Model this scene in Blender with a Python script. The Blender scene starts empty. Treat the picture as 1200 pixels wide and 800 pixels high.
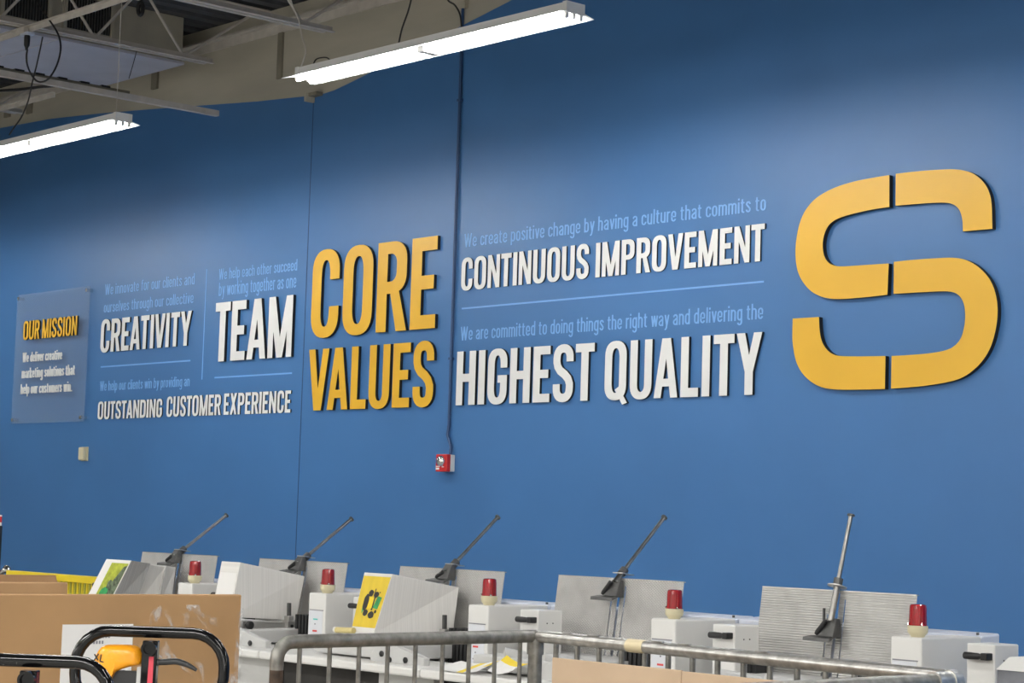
import bpy, bmesh, math, random
from math import sin, cos, pi, radians
from mathutils import Vector, Matrix, Euler
from mathutils.geometry import delaunay_2d_cdt

random.seed(7)
SC = bpy.context.scene
COL = SC.collection

# ------------------------------------------------------------------ camera
EYE = 1.5
FPX = 2425.87
CR = Vector((0.66489, 0.74628, 0.03061))
_pitch, _yaw, _roll = 0.0889117, 0.8458187, 0.0307506
_f = Vector((-sin(_yaw) * cos(_pitch), cos(_yaw) * cos(_pitch), sin(_pitch)))
_r = Vector((cos(_yaw), sin(_yaw), 0))
_u = _r.cross(_f)
CR = cos(_roll) * _r + sin(_roll) * _u
CU = -sin(_roll) * _r + cos(_roll) * _u
CF = _f
cam_d = bpy.data.cameras.new('camera')
cam = bpy.data.objects.new('camera', cam_d)
COL.objects.link(cam)
cam_d.sensor_fit = 'HORIZONTAL'
cam_d.sensor_width = 36
cam_d.lens = FPX / 1200 * 36
cam_d.clip_start = 0.05
m = Matrix((CR, CU, -CF)).transposed().to_4x4()
m.translation = (0, 0, EYE)
cam.matrix_world = m
SC.camera = cam

# ------------------------------------------------------------------ look and light levels
SC.view_settings.view_transform = 'Standard'
SC.view_settings.look = 'None'
SC.view_settings.gamma = 1
SC.view_settings.use_curve_mapping = False
SC.view_settings.exposure = 0.22
TUBE = 72.0            # radiance of a fluorescent tube
TUBE_COL = (1.0, 0.985, 0.955, 1)
ROOM_LAMP = 150.0       # watts of each lamp row further into the hall
w = bpy.data.worlds.new('world')
SC.world = w
w.use_nodes = True
w.node_tree.nodes['Background'].inputs[0].default_value = (0.9, 0.95, 1, 1)
w.node_tree.nodes['Background'].inputs[1].default_value = 0.05
try:
    SC.cycles.use_denoising = True
    SC.cycles.max_bounces = 8
except Exception:
    pass

def ray(x, y):
    return CF + CR * ((x - 600) / FPX) - CU * ((y - 400) / FPX)
def at(x, y, Y):
    d = ray(x, y)
    return Vector((0, 0, EYE)) + d * (Y / d.y)
def atZ(x, y, z):
    d = ray(x, y)
    return Vector((0, 0, EYE)) + d * ((z - EYE) / d.z)
def atX(x, y, X):
    d = ray(x, y)
    return Vector((0, 0, EYE)) + d * (X / d.x)

# ------------------------------------------------------------------ materials
def mat(name, col, rough=0.5, metal=0.0, noise=0.0, nscale=20.0, bump=0.0, bscale=80.0, emit=None, spec=None,
        alpha=None, trans=None, coat=0.0, stretch=None):
    mt = bpy.data.materials.new(name)
    mt.use_nodes = True
    nt = mt.node_tree
    b = nt.nodes['Principled BSDF']
    b.inputs['Base Color'].default_value = (*col, 1)
    b.inputs['Roughness'].default_value = rough
    b.inputs['Metallic'].default_value = metal
    if spec is not None:
        b.inputs['Specular IOR Level'].default_value = spec
    if coat:
        b.inputs['Coat Weight'].default_value = coat
        b.inputs['Coat Roughness'].default_value = 0.1
    if trans:
        b.inputs['Transmission Weight'].default_value = trans
        b.inputs['IOR'].default_value = 1.45
    if alpha is not None:
        b.inputs['Alpha'].default_value = alpha
    if emit:
        b.inputs['Emission Color'].default_value = (*emit[0], 1)
        b.inputs['Emission Strength'].default_value = emit[1]
    tc = nt.nodes.new('ShaderNodeTexCoord')
    src = tc.outputs['Object']
    if stretch:
        mp = nt.nodes.new('ShaderNodeMapping')
        mp.inputs['Scale'].default_value = stretch
        nt.links.new(src, mp.inputs[0])
        src = mp.outputs[0]
    if noise:
        n = nt.nodes.new('ShaderNodeTexNoise')
        n.inputs['Scale'].default_value = nscale
        n.inputs['Detail'].default_value = 5
        nt.links.new(src, n.inputs['Vector'])
        r = nt.nodes.new('ShaderNodeValToRGB')
        r.color_ramp.elements[0].position = 0.3
        r.color_ramp.elements[1].position = 0.7
        r.color_ramp.elements[0].color = (*[c * (1 - noise) for c in col], 1)
        r.color_ramp.elements[1].color = (*[min(1, c * (1 + noise)) for c in col], 1)
        nt.links.new(n.outputs['Fac'], r.inputs[0])
        nt.links.new(r.outputs[0], b.inputs['Base Color'])
    if bump:
        n2 = nt.nodes.new('ShaderNodeTexNoise')
        n2.inputs['Scale'].default_value = bscale
        n2.inputs['Detail'].default_value = 3
        nt.links.new(src, n2.inputs['Vector'])
        bp = nt.nodes.new('ShaderNodeBump')
        bp.inputs['Strength'].default_value = bump
        bp.inputs['Distance'].default_value = 0.002
        nt.links.new(n2.outputs['Fac'], bp.inputs['Height'])
        nt.links.new(bp.outputs[0], b.inputs['Normal'])
    return mt

def plate_mat(name, rows, pitch=0.010):
    """aluminium sheet with small raised bosses (or ribs) in rows"""
    mt = mat(name, (0.60, 0.59, 0.57), 0.42, 0.75, noise=0.12, nscale=9)
    nt = mt.node_tree
    b = nt.nodes['Principled BSDF']
    tc = nt.nodes.new('ShaderNodeTexCoord')
    sp = nt.nodes.new('ShaderNodeSeparateXYZ')
    nt.links.new(tc.outputs['Object'], sp.inputs[0])
    def wave(sock, p):
        a = nt.nodes.new('ShaderNodeMath'); a.operation = 'MULTIPLY'; a.inputs[1].default_value = 2 * pi / p
        nt.links.new(sock, a.inputs[0])
        s = nt.nodes.new('ShaderNodeMath'); s.operation = 'SINE'
        nt.links.new(a.outputs[0], s.inputs[0])
        return s.outputs[0]
    wz = wave(sp.outputs['Z'], pitch)
    if rows:
        h = wz
    else:
        mlt = nt.nodes.new('ShaderNodeMath'); mlt.operation = 'MULTIPLY'
        nt.links.new(wz, mlt.inputs[0]); nt.links.new(wave(sp.outputs['X'], pitch * 1.5), mlt.inputs[1])
        h = mlt.outputs[0]
    bp = nt.nodes.new('ShaderNodeBump')
    bp.inputs['Strength'].default_value = 0.6 if rows else 0.9
    bp.inputs['Distance'].default_value = 0.0015
    nt.links.new(h, bp.inputs['Height'])
    nt.links.new(bp.outputs[0], b.inputs['Normal'])
    return mt

def paper_mat(name, col, stripe, pitch=0.006, axis='Y'):
    """edges of a pile of sheets: fine uneven lines along one axis"""
    mt = mat(name, col, 0.75)
    nt = mt.node_tree
    b = nt.nodes['Principled BSDF']
    tc = nt.nodes.new('ShaderNodeTexCoord')
    mp = nt.nodes.new('ShaderNodeMapping')
    sc = {'Y': (0.6, 1 / pitch, 0.6), 'X': (1 / pitch, 0.6, 0.6), 'Z': (0.6, 0.6, 1 / pitch)}[axis]
    mp.inputs['Scale'].default_value = sc
    mp.inputs['Rotation'].default_value = (0.22, 0, 0) if axis == 'Y' else (0, 0, 0)
    nt.links.new(tc.outputs['Object'], mp.inputs[0])
    n = nt.nodes.new('ShaderNodeTexNoise')
    n.inputs['Scale'].default_value = 1.0
    n.inputs['Detail'].default_value = 3
    nt.links.new(mp.outputs[0], n.inputs['Vector'])
    r = nt.nodes.new('ShaderNodeValToRGB')
    r.color_ramp.elements[0].position = 0.35
    r.color_ramp.elements[1].position = 0.6
    r.color_ramp.elements[0].color = (*[c * (1 - stripe) for c in col], 1)
    r.color_ramp.elements[1].color = (*col, 1)
    nt.links.new(n.outputs['Fac'], r.inputs[0])
    nt.links.new(r.outputs[0], b.inputs['Base Color'])
    return mt

M = {}
M['blue'] = mat('blue wall paint', (0.050, 0.163, 0.385), 0.42, noise=0.05, nscale=1.2, bump=0.12, bscale=140)
M['beige'] = mat('bare beige wall', (0.44, 0.41, 0.335), 0.8, noise=0.15, nscale=2.2, bump=0.2, stretch=(0.3, 1, 1.6))  # stretched noise paints horizontal shadow streaks from the lamps into the beige
M['beige_dark'] = mat('stained beige', (0.22, 0.20, 0.155), 0.8, noise=0.15, nscale=4)
M['joint'] = mat('wall joint', (0.022, 0.06, 0.15), 0.6)
M['bluepipe'] = mat('painted pipe', (0.022, 0.065, 0.165), 0.5)
M['floor'] = mat('concrete floor', (0.52, 0.51, 0.48), 0.55, noise=0.15, nscale=2, bump=0.1)
M['room'] = mat('far wall paint', (0.55, 0.55, 0.53), 0.8, noise=0.05, nscale=2)
M['deck'] = mat('dark roof deck', (0.055, 0.058, 0.066), 0.7, noise=0.2, nscale=6)
M['steel'] = mat('primed joist steel', (0.52, 0.485, 0.44), 0.6, noise=0.12, nscale=10)
M['steel_dark'] = mat('dull joist steel', (0.20, 0.18, 0.14), 0.65, noise=0.15, nscale=10)
M['unit_beige'] = mat('beige sheet metal', (0.38, 0.35, 0.28), 0.55, noise=0.1, nscale=5)
M['panel'] = mat('grey panel', (0.50, 0.50, 0.56), 0.6, noise=0.06, nscale=4)
M['black'] = mat('black', (0.012, 0.012, 0.013), 0.45)
M['black_gloss'] = mat('black enamel', (0.005, 0.005, 0.0055), 0.10, spec=0.4)
M['rubber'] = mat('black rubber', (0.014, 0.014, 0.015), 0.7)
M['cable'] = mat('dark cable', (0.018, 0.017, 0.017), 0.55)
M['lampwhite'] = mat('white enamel', (0.78, 0.78, 0.77), 0.4)
M['tube'] = mat('glowing tube', (0.9, 0.9, 0.9), 0.3, emit=(TUBE_COL[:3], TUBE))
M['yellow'] = mat('yellow acrylic', (0.80, 0.455, 0.034), 0.40, noise=0.03, nscale=3)
M['white_letter'] = mat('white acrylic', (0.82, 0.82, 0.80), 0.4, noise=0.02, nscale=3)
M['side'] = mat('black letter edge', (0.010, 0.010, 0.011), 0.6)
M['pale'] = mat('pale blue vinyl', (0.19, 0.41, 0.76), 0.5)
M['glass'] = mat('clear acrylic', (0.55, 0.62, 0.70), 0.04, alpha=0.10)
M['chrome'] = mat('chrome', (0.78, 0.77, 0.74), 0.16, 1.0)
M['redplastic'] = mat('red plastic', (0.55, 0.018, 0.02), 0.35)
M['redlens'] = mat('red beacon lens', (0.30, 0.003, 0.008), 0.12, coat=0.6, stretch=(1, 1, 0.05), noise=0.35, nscale=60)
M['cream'] = mat('cream plastic', (0.66, 0.60, 0.40), 0.45)
M['white'] = mat('white machine paint', (0.74, 0.735, 0.71), 0.42, noise=0.03, nscale=6)
M['greypaint'] = mat('pale grey machine paint', (0.56, 0.56, 0.55), 0.45, noise=0.04, nscale=8)
M['bluewhite'] = mat('white with painted wall reflection', (0.62, 0.66, 0.76), 0.35)  # blue tint paints the blue wall's reflection into the white of the rear cover
M['label'] = mat('control sticker', (0.70, 0.72, 0.76), 0.4)
M['teal'] = mat('teal print', (0.10, 0.58, 0.52), 0.5)
M['redprint'] = mat('red print', (0.65, 0.06, 0.06), 0.5)
M['greyprint'] = mat('grey print', (0.25, 0.25, 0.28), 0.5)
M['plate'] = plate_mat('embossed aluminium', False)
M['plate_rib'] = plate_mat('ribbed aluminium', True, 0.0085)
M['alu'] = mat('bare aluminium', (0.50, 0.49, 0.47), 0.35, 0.85, noise=0.1, nscale=20)
M['rod'] = mat('turned steel', (0.34, 0.33, 0.31), 0.28, 0.95, noise=0.15, nscale=30)
M['darkmetal'] = mat('dark grey metal', (0.10, 0.10, 0.098), 0.45, 0.4, noise=0.15, nscale=30)
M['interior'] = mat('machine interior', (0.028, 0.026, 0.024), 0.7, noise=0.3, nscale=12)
M['paper'] = paper_mat('white page edges', (0.80, 0.785, 0.75), 0.09, 0.004)
M['paper_grey'] = paper_mat('grey page edges', (0.47, 0.47, 0.46), 0.2, 0.004)
M['paper_pale'] = paper_mat('pale page edges', (0.66, 0.655, 0.64), 0.15, 0.004)
M['sheet'] = mat('white paper', (0.83, 0.82, 0.80), 0.7)
M['cover_yellow'] = mat('yellow cover print', (0.74, 0.54, 0.035), 0.5, noise=0.08, nscale=30, stretch=(1, 1, 0.1))
M['ink_black'] = mat('black print', (0.02, 0.02, 0.018), 0.5)
M['ink_green'] = mat('green print', (0.03, 0.30, 0.09), 0.5, noise=0.3, nscale=60)
M['ink_yellow'] = mat('bright yellow print', (0.88, 0.66, 0.02), 0.5)
M['ink_lime'] = mat('lime print', (0.42, 0.47, 0.05), 0.5, noise=0.3, nscale=40)
M['ink_photo'] = mat('dark photo print', (0.10, 0.13, 0.08), 0.5, noise=0.9, nscale=55)
M['galv'] = mat('galvanised tube', (0.25, 0.245, 0.225), 0.46, 0.75, noise=0.3, nscale=35, bump=0.3, bscale=60)
M['galv_light'] = mat('bright galvanised', (0.55, 0.54, 0.51), 0.33, 0.85, noise=0.25, nscale=40)
M['rust'] = mat('rusty tube', (0.09, 0.062, 0.045), 0.6, 0.3, noise=0.4, nscale=40)
M['card'] = mat('brown cardboard', (0.42, 0.25, 0.115), 0.85, noise=0.10, nscale=5, bump=0.1, bscale=50)
M['card_light'] = mat('light cardboard', (0.50, 0.31, 0.155), 0.85, noise=0.08, nscale=6)
M['card_dark'] = mat('dark cardboard', (0.26, 0.145, 0.065), 0.85, noise=0.1, nscale=6)
M['card_pale'] = mat('pale cardboard', (0.56, 0.42, 0.29), 0.85, noise=0.06, nscale=8)
M['wrap'] = mat('stretch wrap', (0.95, 0.95, 0.93), 0.15, alpha=0.16, bump=1.0, bscale=25)
_nt = M['wrap'].node_tree
_n = _nt.nodes.new('ShaderNodeTexNoise'); _n.inputs['Scale'].default_value = 9; _n.inputs['Detail'].default_value = 6; _n.inputs['Distortion'].default_value = 2.5
_r2 = _nt.nodes.new('ShaderNodeValToRGB')
_r2.color_ramp.elements[0].position = 0.55; _r2.color_ramp.elements[0].color = (0.0, 0.0, 0.0, 1)
_r2.color_ramp.elements[1].position = 0.78; _r2.color_ramp.elements[1].color = (0.75, 0.75, 0.75, 1)
_tc = _nt.nodes.new('ShaderNodeTexCoord')
_nt.links.new(_tc.outputs['Object'], _n.inputs['Vector'])
_nt.links.new(_n.outputs['Fac'], _r2.inputs[0]); _nt.links.new(_r2.outputs[0], _nt.nodes['Principled BSDF'].inputs['Alpha'])
M['wood'] = mat('pallet wood', (0.42, 0.30, 0.17), 0.8, noise=0.2, nscale=12)
M['orange'] = mat('orange vinyl', (0.90, 0.36, 0.010), 0.32, noise=0.12, nscale=20, bump=1.0, bscale=45)
M['redstrip'] = mat('red strip', (0.62, 0.05, 0.08), 0.5)
M['lever'] = mat('dark grey lever', (0.028, 0.030, 0.032), 0.4)
M['guard'] = mat('yellow guard paint', (0.74, 0.56, 0.02), 0.45, noise=0.06, nscale=10)
M['guard_bar'] = mat('olive guard bar', (0.42, 0.40, 0.06), 0.5)
M['hoodglass'] = mat('smoked window', (0.16, 0.17, 0.19), 0.15, noise=0.35, nscale=7)
M['tape'] = mat('tan tape', (0.72, 0.62, 0.40), 0.5)
M['amber'] = mat('yellowed plastic', (0.66, 0.56, 0.25), 0.4)

# ------------------------------------------------------------------ mesh builder
class MB:
    def __init__(self):
        self.v, self.f, self.mi = [], [], []
    def add(self, vs, fs, mi=0):
        o = len(self.v)
        self.v += [Vector(p) for p in vs]
        for f in fs:
            self.f.append(tuple(i + o for i in f)); self.mi.append(mi)
        return self
    def hexa(self, p, mi=0):       # p: 4 bottom then 4 top, both ccw seen from above
        return self.add(p, [(3, 2, 1, 0), (4, 5, 6, 7), (0, 1, 5, 4), (1, 2, 6, 5), (2, 3, 7, 6), (3, 0, 4, 7)], mi)
    def box(self, a, b, mi=0, rot=None, about=None):
        x0, y0, z0 = a; x1, y1, z1 = b
        p = [Vector(q) for q in ((x0, y0, z0), (x1, y0, z0), (x1, y1, z0), (x0, y1, z0), (x0, y0, z1), (x1, y0, z1), (x1, y1, z1), (x0, y1, z1))]
        if rot:
            c = Vector(about) if about else (p[0] + p[6]) / 2
            R = Euler(rot).to_matrix()
            p = [c + R @ (q - c) for q in p]
        return self.hexa(p, mi)
    def cyl(self, a, b, r0, r1=None, n=16, mi=0, cap=True):
        r1 = r0 if r1 is None else r1
        return self.tube([a, b], [r0, r1], n, mi, cap)
    def tube(self, pts, r, n=10, mi=0, cap=True, closed=False):
        pts = [Vector(p) for p in pts]
        rs = r if isinstance(r, (list, tuple)) else [r] * len(pts)
        N = len(pts)
        vs, fs = [], []
        prev = None
        for i, p in enumerate(pts):
            if closed:
                t = pts[(i + 1) % N] - pts[i - 1]
            else:
                t = pts[min(i + 1, N - 1)] - pts[max(i - 1, 0)]
            t.normalize()
            if prev is None:
                a = Vector((0, 0, 1)) if abs(t.z) < 0.9 else Vector((1, 0, 0))
                x = t.cross(a).normalized()
            else:
                x = (prev - t * prev.dot(t)).normalized()
            prev = x
            y = t.cross(x)
            for k in range(n):
                an = 2 * pi * k / n
                vs.append(p + (x * cos(an) + y * sin(an)) * rs[i])
        for i in range(N if closed else N - 1):
            j = (i + 1) % N
            for k in range(n):
                l = (k + 1) % n
                fs.append((i * n + k, i * n + l, j * n + l, j * n + k))
        if cap and not closed:
            fs.append(tuple(range(n - 1, -1, -1)))
            fs.append(tuple((N - 1) * n + k for k in range(n)))
        return self.add(vs, fs, mi)
    def lathe(self, c, prof, n=24, mi=0, axis=(0, 0, 1)):
        """prof: (radius, height) pairs along axis from c"""
        z = Vector(axis).normalized()
        a = Vector((1, 0, 0)) if abs(z.x) < 0.9 else Vector((0, 1, 0))
        x = z.cross(a).normalized(); y = z.cross(x)
        c = Vector(c)
        vs, fs = [], []
        for r, h in prof:
            for k in range(n):
                an = 2 * pi * k / n
                vs.append(c + z * h + (x * cos(an) + y * sin(an)) * max(r, 1e-5))
        for i in range(len(prof) - 1):
            for k in range(n):
                l = (k + 1) % n
                fs.append((i * n + k, i * n + l, (i + 1) * n + l, (i + 1) * n + k))
        fs.append(tuple(range(n - 1, -1, -1)))
        fs.append(tuple((len(prof) - 1) * n + k for k in range(n)))
        return self.add(vs, fs, mi)
    def build(self, name, mats, parent=None, smooth=False, bevel=0.0, local=False, origin=None):
        me = bpy.data.meshes.new(name)
        off = Vector((0, 0, 0))
        if parent is not None and not local:
            q = parent
            while q is not None:
                off += Vector(q.location); q = q.parent
        if origin is not None:
            origin = Vector(origin)
            org_local = origin - off
        else:
            org_local = Vector((0, 0, 0))
        me.from_pydata([tuple(p - off - org_local) for p in self.v], [], self.f)
        if not isinstance(mats, (list, tuple)):
            mats = [mats]
        for mm in mats:
            me.materials.append(mm if not isinstance(mm, str) else M[mm])
        if len(mats) > 1:
            for p, i in zip(me.polygons, self.mi):
                p.material_index = i
        bm = bmesh.new(); bm.from_mesh(me)
        bmesh.ops.recalc_face_normals(bm, faces=bm.faces)
        bm.to_mesh(me); bm.free()
        if smooth:
            for p in me.polygons:
                p.use_smooth = True
            try:
                me.set_sharp_from_angle(angle=radians(40))
            except Exception:
                pass
        o = bpy.data.objects.new(name, me)
        COL.objects.link(o)
        if parent is not None:
            o.parent = parent
        o.location = org_local
        if bevel:
            bv = o.modifiers.new('bevel', 'BEVEL')
            bv.width = bevel; bv.segments = 2; bv.limit_method = 'ANGLE'
            bv.harden_normals = False
        return o

def thing(name, label, cat, loc=(0, 0, 0), group=None):
    o = bpy.data.objects.new(name, None)
    COL.objects.link(o)
    o.location = loc
    o.empty_display_size = 0.1
    return tag(o, label, cat, group)
def tag(o, label, cat, group=None, kind=None):
    o['label'] = label; o['category'] = cat
    if group: o['group'] = group
    if kind: o['kind'] = kind
    return o
def struct(o):
    o['kind'] = 'structure'
    return o
def arc_pts(c, r, a0, a1, n, ax=Vector((1, 0, 0)), ay=Vector((0, 0, 1))):
    return [Vector(c) + ax * (r * cos(a0 + (a1 - a0) * i / n)) + ay * (r * sin(a0 + (a1 - a0) * i / n)) for i in range(n + 1)]
def spline(pts, n=8, closed=False):
    P = [Vector(p) for p in pts]
    out = []
    N = len(P)
    for i in range(N if closed else N - 1):
        p0 = P[i - 1] if (i > 0 or closed) else P[0] * 2 - P[1]
        p1 = P[i]; p2 = P[(i + 1) % N]
        p3 = P[(i + 2) % N] if (i + 2 < N or closed) else P[-1] * 2 - P[-2]
        for k in range(n):
            t = k / n
            out.append(0.5 * ((2 * p1) + (p2 - p0) * t + (2 * p0 - 5 * p1 + 4 * p2 - p3) * t * t + (3 * p1 - p0 - 3 * p2 + p3) * t ** 3))
    if not closed:
        out.append(P[-1])
    return out

# ================================================================== SETTING
D = 9.0
XL, XR, YB, ZC = -24.0, 16.0, -8.0, 5.42
o = MB().box((XL - .2, YB - .2, -0.1), (XR + .2, D + .25, 0)).build('floor', 'floor'); struct(o)
o = MB().box((XL - .2, YB - .2, 0), (XL, D + .25, ZC)).build('wall_left', 'room'); struct(o)
o = MB().box((XR, YB - .2, 0), (XR + .2, D + .25, ZC)).build('wall_right', 'room'); struct(o)
o = MB().box((XL, YB - .2, 0), (XR, YB, ZC)).build('wall_back', 'room'); struct(o)
# ribbed roof deck
mb = MB()
prof = []
x = XL - .2
while x < XR + .2:
    prof += [(x, ZC), (x + .10, ZC), (x + .12, ZC + .04), (x + .18, ZC + .04)]
    x += .20
n = len(prof)
vs = [(p[0], YB - .2, p[1]) for p in prof] + [(p[0], D + .25, p[1]) for p in prof]
mb.add(vs, [(i, i + 1, n + i + 1, n + i) for i in range(n - 1)])
mb.box((XL - .2, YB - .2, ZC + .06), (XR + .2, D + .25, ZC + .1))
o = mb.build('ceiling', 'deck'); struct(o)
# the painted wall: blue below an uneven paint line, bare beige above
seam = at(350, 560, D).x
line = [(XL, 5.55 - .15)]
edge = [(0, 150), (60, 139), (120, 132.5), (178, 127.8), (240, 123.3), (300, 118.9), (364, 112), (380, 109.5), (392, 105.5), (410, 97), (440, 82), (480, 62), (520, 41), (560, 20.5), (596, 2)]
for px, py in edge:
    q = at(px, py, D)
    line.append((q.x, min(q.z, ZC - .001)))
lx = line[-1][0]
sl = (line[-1][1] - line[-3][1]) / (line[-1][0] - line[-3][0])
line.append((lx + (ZC - line[-1][1]) / sl, ZC))
n = len(line)
mb = MB()
T = 0.25
for i in range(n - 1):
    (xa, za), (xb, zb) = line[i], line[i + 1]
    mb.add([(xa, D, 0), (xb, D, 0), (xb, D, zb), (xa, D, za)], [(0, 1, 2, 3)], 0)
    mb.add([(xa, D, za), (xb, D, zb), (xb, D, ZC), (xa, D, ZC)], [(0, 1, 2, 3)], 1)
xa = line[-1][0]
mb.add([(xa, D, 0), (XR + .2, D, 0), (XR + .2, D, ZC), (xa, D, ZC)], [(0, 1, 2, 3)], 0)
mb.add([(XL, D + T, 0), (XR + .2, D + T, 0), (XR + .2, D + T, ZC), (XL, D + T, ZC)], [(0, 1, 2, 3)], 1)
o = mb.build('wall_front', ['blue', 'beige']); struct(o)
# panel joint, ledger, stained bands above the paint line
o = MB().box((seam - .004, D - .0015, 0), (seam + .004, D + .01, 4.64)).build('trim_1', 'joint'); struct(o)
mb = MB()
mb.box((XL, D - .07, 5.285), (XR, D, 5.30)); mb.box((XL, D - .012, 5.22), (XR, D, 5.30))
o = mb.build('trim_2', 'steel'); struct(o)
for i, (px, py, w_) in enumerate(((183, 90, .09), (35, 140, .09), (10, 130, .10), (330, 60, .06))):
    q = at(px, py, D)
    zb_ = 4.87 if i < 3 else 4.70
    zb_ = [5.03, 5.10, 5.12, 4.86][i]
    o = MB().box((q.x - w_ / 2, D - .02, zb_), (q.x + w_ / 2, D, 5.22)).build('trim_%d' % (i + 3), 'beige_dark'); struct(o)
q = at(545, 20, D)
o = MB().box((q.x - .05, D - .03, 5.04), (q.x + .03, D, 5.22)).build('trim_7', 'beige'); struct(o)

# ================================================================== GLYPHS
def ell(cx, cy, rx, ry, a0, a1, n=10, e=1.0):
    out = []
    for i in range(n + 1):
        a = radians(a0 + (a1 - a0) * i / n)
        c, s = cos(a), sin(a)
        out.append((cx + rx * math.copysign(abs(c) ** e, c), cy + ry * math.copysign(abs(s) ** e, s)))
    return out
def ribbon(pts, hw, hv=None, closed=False):
    """outline of a stroke; hw = half width of vertical runs, hv = half thickness of horizontal runs"""
    hv = hw if hv is None else hv
    N = len(pts)
    L, R_ = [], []
    for i in range(N):
        if closed:
            a, b = pts[i - 1], pts[(i + 1) % N]
        else:
            a, b = pts[max(0, i - 1)], pts[min(N - 1, i + 1)]
        tx, ty = b[0] - a[0], b[1] - a[1]
        l = math.hypot(tx, ty) or 1
        nx, ny = -ty / l, tx / l
        L.append((pts[i][0] + nx * hw, pts[i][1] + ny * hv)); R_.append((pts[i][0] - nx * hw, pts[i][1] - ny * hv))
    if closed:
        return (L, R_)          # two loops
    return L + R_[::-1]
def rect(x0, y0, x1, y1):
    return [(x0, y0), (x1, y0), (x1, y1), (x0, y1)]

def cap_glyph(ch):
    """pieces of a bold condensed capital, cap height 1; piece = outline or (outer, hole)"""
    s, b = 0.165, 0.150
    r = 0.21
    def bowl(w, top=1.0, bot=0.0):          # closed stadium ring
        ry = min(0.26, (top - bot) / 2)
        def loop(dx, dy):
            rx = max(w / 2 - dx, 0.01); R2 = max(ry - dy * .55, 0.02)
            return (ell(w / 2, top - dy - R2, rx, R2, 0, 180, 14, .85) + ell(w / 2, bot + dy + R2, rx, R2, 180, 360, 14, .85))
        return (loop(0, 0), loop(s, b * .85))
    if ch in 'OQ':
        w = .50
        ps = [bowl(w, 1.012, -.012)]
        if ch == 'Q':
            ps.append([(.24, .17), (.33, .22), (.53, -.06), (.42, -.09)])
        return ps, w
    if ch in 'CG':
        w = .48
        o_, i_ = bowl(w, 1.012, -.012)
        ring = (o_, i_)
        if ch == 'C':
            # ring minus a notch on the right: rebuilt as two half strokes
            up, lo = .655, .345
            m_ = 14
            out = [(w, up)] + o_[:m_ + 1] + o_[m_ + 1:] + [(w, lo), (w - s, lo)] + i_[::-1][:m_ + 1] + i_[::-1][m_ + 1:] + [(w - s, up)]
            return [out], w
        up = .655
        out = [(w, up)] + o_ + [(w, .52), (w * .52, .52), (w * .52, .385), (w - s, .385)] + i_[::-1] + [(w - s, up)]
        return [out], w
    if ch == 'D':
        w = .49
        o_ = [(0, 0), (.2, 0)] + ell(.22, .26, w - .22, .26, 270, 360, 10, .85) + ell(.22, .74, w - .22, .26, 0, 90, 10, .85) + [(.2, 1), (0, 1)]
        i_ = [(s, b), (.2, b)] + ell(.2, .28, w - s - .2, .28 - b, 270, 360, 8, .85) + ell(.2, .72, w - s - .2, .28 - b, 0, 90, 8, .85) + [(.2, 1 - b), (s, 1 - b)]
        return [(o_, i_)], w
    if ch in 'PR':
        w = .48 if ch == 'R' else .47
        lo = .42
        o_ = [(0, lo), (.22, lo)] + ell(.24, lo + .22, w - .24, .22, 270, 360, 8, .85) + ell(.24, 1 - .22, w - .24, .22, 0, 90, 8, .85) + [(0, 1)]
        li = lo + b * .9
        i_ = [(s, li), (.22, li)] + ell(.22, li + .1, w - s - .22, .1, 270, 360, 6) + ell(.22, 1 - b * .9 - .1, w - s - .22, .1, 0, 90, 6) + [(s, 1 - b * .9)]
        ps = [(o_, i_), rect(0, 0, s, .6)]
        if ch == 'R':
            ps.append([(.20, .50), (.345, .50), (.50, 0), (.33, 0)])
        return ps, w
    if ch == 'E':
        w = .40
        return [rect(0, 0, s, 1), rect(0, 0, w, b), rect(0, 1 - b, w, 1), rect(0, .43, w * .9, .43 + b)], w
    if ch == 'L':
        w = .38
        return [rect(0, 0, s, 1), rect(0, 0, w, b)], w
    if ch == 'H':
        w = .49
        return [rect(0, 0, s, 1), rect(w - s, 0, w, 1), rect(0, .43, w, .43 + b)], w
    if ch == 'I':
        return [rect(0, 0, s, 1)], s
    if ch == 'T':
        w = .43
        return [rect(w / 2 - s / 2, 0, w / 2 + s / 2, 1), rect(0, 1 - b, w, 1)], w
    if ch == 'N':
        w = .50
        t = .145
        return [rect(0, 0, t, 1), rect(w - t, 0, w, 1), [(0, 1), (.155, 1), (w, 0), (w - .155, 0)]], w
    if ch == 'M':
        w = .64
        t = .14
        return [rect(0, 0, t, 1), rect(w - t, 0, w, 1), [(0, 1), (.17, 1), (w / 2 + .075, 0.0), (w / 2 - .075, 0.0)], [(w, 1), (w - .17, 1), (w / 2 - .075, 0.0), (w / 2 + .075, 0.0)]], w
    if ch == 'A':
        w = .52
        return [[(0, 0), (.155, 0), (w / 2 + .055, 1), (w / 2 - .095, 1)], [(w, 0), (w - .155, 0), (w / 2 - .055, 1), (w / 2 + .095, 1)], rect(.11, .19, w - .11, .19 + .13)], w
    if ch == 'V':
        w = .52
        return [[(0, 1), (.16, 1), (w / 2 + .055, 0), (w / 2 - .095, 0)], [(w, 1), (w - .16, 1), (w / 2 - .055, 0), (w / 2 + .095, 0)]], w
    if ch == 'Y':
        w = .52
        return [[(0, 1), (.17, 1), (w / 2 + .07, .36), (w / 2 - .08, .36)], [(w, 1), (w - .17, 1), (w / 2 - .07, .36), (w / 2 + .08, .36)], rect(w / 2 - s / 2, 0, w / 2 + s / 2, .46)], w
    if ch == 'X':
        w = .51
        return [[(0, 0), (.17, 0), (w - .01, 1), (w - .18, 1)], [(w, 0), (w - .17, 0), (.01, 1), (.18, 1)]], w
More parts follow.
